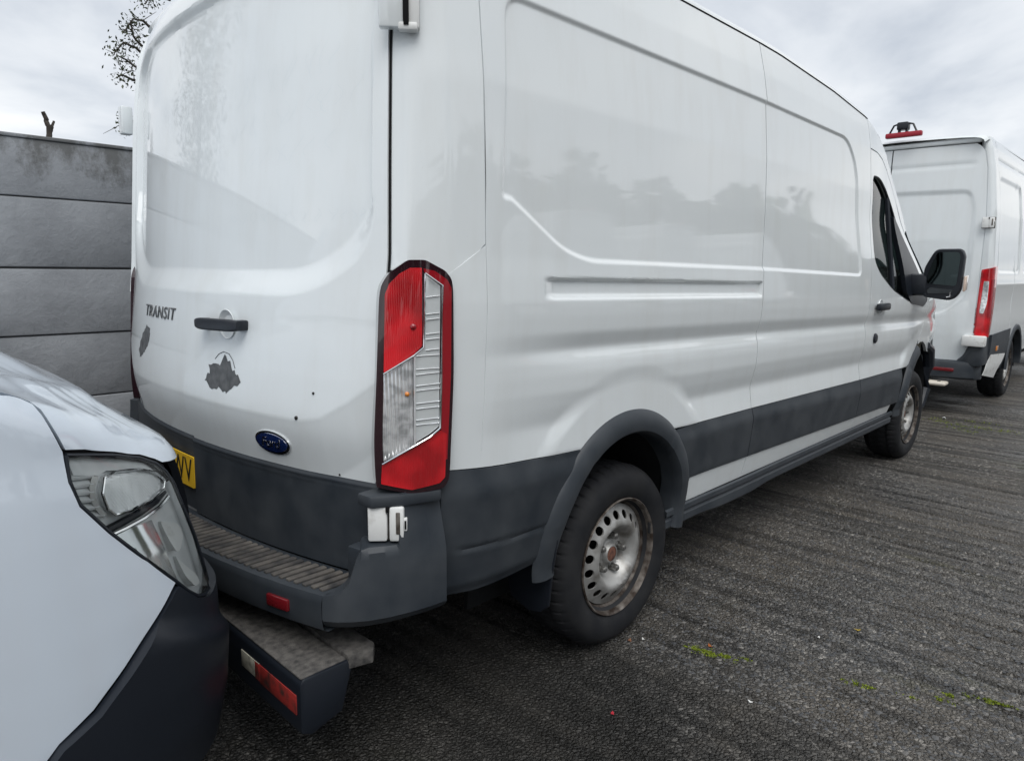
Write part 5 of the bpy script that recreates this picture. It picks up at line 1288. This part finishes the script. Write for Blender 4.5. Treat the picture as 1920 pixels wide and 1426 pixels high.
# corner pillars (rear edge to side)
def mcorner(s, z, off=0.0, sgn=-1):
    s = np.asarray(s, float); z = np.asarray(z, float); y0 = gy(z)+.008; w2 = S2(z)
    x0_ = rx(y0, z)
    ph = np.clip((s-.30)/.45, 0, 1)*np.pi/2
    yy_ = np.where(s < .30, y0+(w2-.045-y0)*s/.30, (w2-.045)+.045*np.sin(ph)); xx_ = np.where(s < .30, x0_, x0_+.07*(1-np.cos(ph)))+np.where(s > .75, (s-.75)/.25*.16, 0)
    return np.stack([xx_-off*.6, sgn*(yy_+off*.8), z], -1)
for sgn in (-1, 1):
    zz2 = np.linspace(.80, 2.70, 100); A, B = np.meshgrid(np.linspace(0, 1, 36), zz2, indexing='ij')
    if sgn > 0: A = A[::-1]
    sheet('corner_pillar', A, B, lambda a, b, off=0.0, sg=sgn: mcorner(a, b, off, sg), WHITE, mv, .02)
hdr = [(0.02, -.80, 2.65), (.02, -.80, 2.70), (.02, .80, 2.70), (.02, .80, 2.65)]
# roof
st = []
for x_, dz_ in ((.02, -.03), (.06, -.004), (.12, .0), (.3, .01), (3, .03), (5.4, .0), (6.0, -.15), (6.3, -.45)):
    f_ = np.array([1.0, .99, .96, .90, .75, .5, .25, 0]); hz = np.array([0, .022, .04, .052, .062, .07, .075, .077])
    w2 = .845 if x_ > .05 else .82
    yy_ = np.concatenate([-f_*w2, f_[-2::-1]*w2]); zz_ = 2.665+dz_+np.concatenate([hz, hz[-2::-1]])
    st.append(np.stack([np.full_like(yy_, x_), yy_, zz_], -1))
V, F = grid_mesh(np.array(st)); mk('roof', V, F[:, ::-1], WHITE, mv)
box('roof_header', (.085, 0, 2.672), (.08, 1.58, .05), WHITE, mv, bev=.02)
# side with recessed panels and wheel arch
WX = 1.74
REC3 = [rounded([(.34, 1.42), (.34, 2.33), (1.55, 2.33), (1.55, 1.42)], .08, 4), rounded([(1.75, 1.42), (1.75, 2.33), (3.2, 2.33), (3.2, 1.42)], .08, 4), rounded([(3.4, 1.42), (3.4, 2.33), (4.7, 2.33), (4.7, 1.42)], .08, 4)]
def mside(a, b, off=0.0, sgn=-1):
    h = S2(b)
    for r_ in REC3: h = h-.014*(1-sstep(-.018, .018, sdf(r_, a, b)))
    h = h-.012*np.exp(-((b-2.50)/.02)**2)+.006*np.exp(-((b-1.30)/.03)**2)
    h = h-.012*sstep(.85, 1.05, b)*sstep(1.28, 1.1, b)
    h = h-.10*np.clip((a-5.4)/1.2, 0, 1.2)**2
    return np.stack([a, sgn*(h+off), b], -1)
def mlo(x): return np.maximum(np.where(x < WX-.44, .80, .50), np.where(np.abs(x-WX) < .47, .36+np.sqrt(np.maximum(.47**2-(x-WX)**2, 0)), -1))
for sgn in (-1, 1):
    xs_ = np.concatenate([np.linspace(.305, WX-.44, 60), np.linspace(WX-.439, WX+.5, 120), np.linspace(WX+.51, 6.1, 120)])
    n_ = 120; tq = np.linspace(0, 1, n_); A = np.repeat(xs_[:, None], n_, 1); lo = mlo(xs_)[:, None]; hi = np.interp(xs_, [0, 5.2, 5.7, 6.1], [2.675, 2.675, 2.4, 1.9])[:, None]; B = lo+(hi-lo)*tq
    if sgn > 0: A = A[::-1]; B = B[::-1]
    sheet('side_panel', A, B, lambda a, b, off=0.0, sg=sgn: mside(a, b, off, sg), WHITE, mv, .02)
    # tail light
    lp = [(-.0, .79), (.0, 1.10), (.03, 1.44), (.90, 1.475), (.90, 1.20), (.78, .79)]
    ml = lambda a, b, off=0.0, sg=sgn: mcorner(a, b, off+.022, sg)
    t2 = empty('tail_light', (0, 0, 0), parent=mv)
    patch('red_lens', rounded(lp, [.03]*6, 3), ml, REDL, t2, .03, skirt=.04)
    patch('clear_lens', rounded([(.05, 1.02), (.11, 1.33), (.36, 1.33), (.34, 1.13), (.22, 1.02)], .03, 3), lambda a, b, off=0.0, sg=sgn: mcorner(a, b, off+.027, sg), CLEAR, t2, .03, skirt=.005)
    patch('dark_lens', rounded([(.42, .98), (.46, 1.35), (.74, 1.35), (.72, 1.02)], .03, 3), lambda a, b, off=0.0, sg=sgn: mcorner(a, b, off+.026, sg), REDD, t2, .03, skirt=.005)
    # bumper side and arch trim
    q_ = [(.30, .38), (.30, .80), (WX-.42, .815), (WX-.44, .66), (WX-.45, .52), (WX-.46, .38)]
    patch('bumper_side', q_, lambda a, b, off=0.0, sg=sgn: mside(a, b, off+.012, sg), PLAS, mv, .04, skirt=.03)
    th = np.linspace(math.radians(0), math.radians(180), 40)
    P = np.array([np.stack([WX+r_*np.cos(th), sgn*(1.012+o_+0*th), .36+r_*np.sin(th)], -1) for r_, o_ in ((.485, 0), (.475, .014), (.45, .02), (.425, .014), (.42, -.05))])
    V, F = grid_mesh(P); mk('arch_trim', V, F if sgn > 0 else F[:, ::-1], PLAS, mv)
    thw = np.linspace(-.1, math.pi+.1, 30); P = np.array([np.stack([WX+.44*np.cos(thw), np.full_like(thw, sgn*y_), .36+.44*np.sin(thw)], -1) for y_ in (.97, .6)]); V, F = grid_mesh(P); mk('wheel_well', V, F, LINER, mv)
    for x_ in (WX, WX+4.325):
        wv = make_wheel('wheel', (x_, sgn*.965, RC), mv)
        if sgn > 0: wv.rotation_euler = (0, 0, math.pi)
    # hinge covers and marker
    for z_, yy_ in ((1.885, .925), (.74, .925)):
        hh_ = hinge((.02 if z_ > 1 else .035, sgn*yy_, z_), mv, frame3((.12, sgn*1.0, 0)), 1.15)
    pm = at_y(1868, 655, -1.02)-MO; box('side_marker', (pm[0], sgn*1.024, pm[2]), (.09, .012, .05), AMBER, mv, bev=.004)
    box('hinge_cover', (.0, sgn*.925, .75), (.10, .20, .105), WPLAS, mv, bev=.015)
# white reflective sheet on the bumper flank
wsx = [at_y(u, v, -1.03)-MO for u, v in ((1849, 704), (1859, 665), (1886, 662), (1876, 709))]
patch('white_sheet', [(p_[0], p_[2]/1.022) for p_ in wsx], lambda a, b, off=0.0: mside(a, b, off+.020+.004*np.sin(a*40)), WPLAS, mv, .03, skirt=.004)
# rear bumper: rounded grey bar with corners
pl2 = [(-.97, .30), (-.99, .12), (-.95, .03), (-.85, -.03), (-.5, -.06), (0, -.07)]
pl2 = pl2+[(-a, b_) for a, b_ in pl2[-2::-1]]; pl2 = np.array(pl2)
rows = []
for z_, o_ in ((.36, .03), (.38, .0), (.50, -.008), (.53, .0), (.545, .04), (.545, .12)):
    rows.append(np.stack([pl2[:, 1]+o_, pl2[:, 0], np.full(len(pl2), z_)], -1))
V, F = grid_mesh(np.array(rows)); mbp = mk('rear_bumper', V, F[:, ::-1], PLAS, mv)
for sgn in (-1, 1):
    cpz = [(.78, .54), (.84, .60), (.885, .72), (.89, .80), (1.0, .80), (1.01, .50), (.80, .48)]
    prism('bumper_corner', [(.0+.02*i*0, sgn*a, b_) for i, (a, b_) in enumerate(cpz)], (.31, 0, 0), PLAS, mv, bev=.025)
    box('bumper_reflector', (-.052, sgn*.66, .455), (.012, .26, .034), REFL, mbp, bev=.004)
# rounded alloy step
stp = rounded([(-.16, .50), (-.16, -.72), (-.05, -.80), (.05, -.72), (.05, .50)], [.01, .05, .05, .03, .01], 4)
stp = empty('tow_step', (-.10, -.28, .315), parent=mv)
bm = bmesh.new(); add_box(bm, (0, 0, 0), (.16, .95, .04), .019, seg=3); bmk('step_plate', bm, CREAM, stp)
for y_ in np.linspace(-.40, .40, 9): box('step_hole', (0, y_, .019), (.05, .028, .006), BLACK, stp, bev=.002)
# roof camera on its red brake light bar
cb = empty('brake_light_bar', (0, 0, 0), parent=mv)
a0 = at_x(1660, 266, X0-.03)-MO; a1 = at_x(1728, 263, X0-.03)-MO
box('red_bar', tuple((a0+a1)/2), (.06, abs(a1[1]-a0[1]), .05), REDBAR, cb, bev=.012)
cc = at_x(1693, 250, X0)-MO
box('camera_body', (cc[0], cc[1], cc[2]+.005), (.10, .105, .075), PLASD, cb, bev=.012)
box('camera_mount', (cc[0], cc[1]+.035, cc[2]-.05), (.05, .02, .07), PLASD, cb, bev=.004); box('camera_mount', (cc[0], cc[1]-.035, cc[2]-.05), (.05, .02, .07), PLASD, cb, bev=.004)
for s_ in (-1, 1): tube('camera_cable', [(cc[0], cc[1]+s_*.05, cc[2]+.03), (cc[0], cc[1]+s_*.09, cc[2]+.02), (cc[0], cc[1]+s_*.13, cc[2]-.06), (cc[0], cc[1]+s_*.15, cc[2]-.08)], .010, PLASD, cb, 6)
box('underbody', (3.4, 0, .42), (6.2, 1.7, .12), BLACK, mv, bev=.02)
mv.scale = (1, 1, 1.022)
# cab and nose (out of sight from here)
st = []
for x_, w2, zb, zt__ in ((6.1, .90, 1.9, 2.30), (6.5, .93, 1.35, 1.45), (6.95, .92, 1.05, 1.14), (7.12, .85, .75, .80), (7.12, .85, .30, .30)):
    yy_ = np.linspace(-1, 1, 15); st.append(np.stack([np.full(15, x_)+.1*(1-yy_**2), yy_*w2, zb+(zt__-zb)*(1-np.abs(yy_)**3)], -1))
V, F = grid_mesh(np.array(st)); mk('bonnet', V, F, WHITE, mv)

# ================================================================== ACROSS THE YARD (seen mirrored in the paintwork)
for i, (x_, y_, rz, lb) in enumerate(((9.0, -8.2, 1.62, 'white van parked across the yard, nearest of the row behind the camera'), (13.2, -8.6, 1.52, 'white van parked across the yard, middle of the row'), (18.0, -8.4, 1.60, 'white van parked across the yard, farthest of the row'))):
    c_ = copy_tree(mv); c_.location = (x_, y_, 0); c_.rotation_euler = (0, 0, rz+math.pi); c_['label'] = lb; c_['group'] = 'vans across the yard'
TREEL = mat('far_foliage', (.045, .06, .03), .9); add_noise_colour(TREEL, (.06, .075, .05), (.16, .18, .12), 1.1, 6)
Vv = []; Ff = []
for k in range(46):
    a = k/45; cx, cy = -30+95*a+random.uniform(-1, 1), -25-5*math.sin(a*5)+random.uniform(-2, 2); hgt = random.uniform(6.5, 10)
    for _ in range(260):
        d = rng.normal(0, 1, 3); d /= np.linalg.norm(d); p_ = np.array([cx, cy, hgt*.55])+d*np.array([2.2, 2.2, hgt*.48])*random.uniform(.5, 1)
        a_ = rng.normal(0, 1, 3); a_ /= np.linalg.norm(a_); b2 = np.cross(a_, rng.normal(0, 1, 3)); b2 /= np.linalg.norm(b2); s_ = random.uniform(.3, .8); n0 = len(Vv)
        Vv += [p_-a_*s_, p_+b2*s_*.7, p_+a_*s_, p_-b2*s_*.7]; Ff.append((n0, n0+1, n0+2, n0+3))
o = mk('far_woodland', Vv, Ff, TREEL, smooth=False); tag(o, 'dark line of trees beyond the yard, mirrored in the van side', 'woodland', kind='stuff')
tr = empty('leafy_tree', (-4.6, 8.5, -.05), 'tall tree behind the wall, mirrored in the left rear door', 'tree')
twig([(0, 0, 0), (.1, 0, 2), (-.1, .1, 4), (.1, 0, 6)], .16, .05, 'trunk', BARK, tr, 8)
cen = [np.array([random.uniform(-1.2, 1.2), random.uniform(-1.2, 1.2), random.uniform(2.6, 7.2)]) for _ in range(60)]
for c_ in cen[:24]: twig([(0, 0, c_[2]-.9), tuple(c_*np.array([.5, .5, 1])-np.array([0, 0, .4])), tuple(c_)], .03, .008, 'branch', BARK, tr, 5)
Vv, Ff = leaf_cloud(cen, 4200, .07, .30); mk('crown', Vv, Ff, LEAFM, tr, smooth=False)
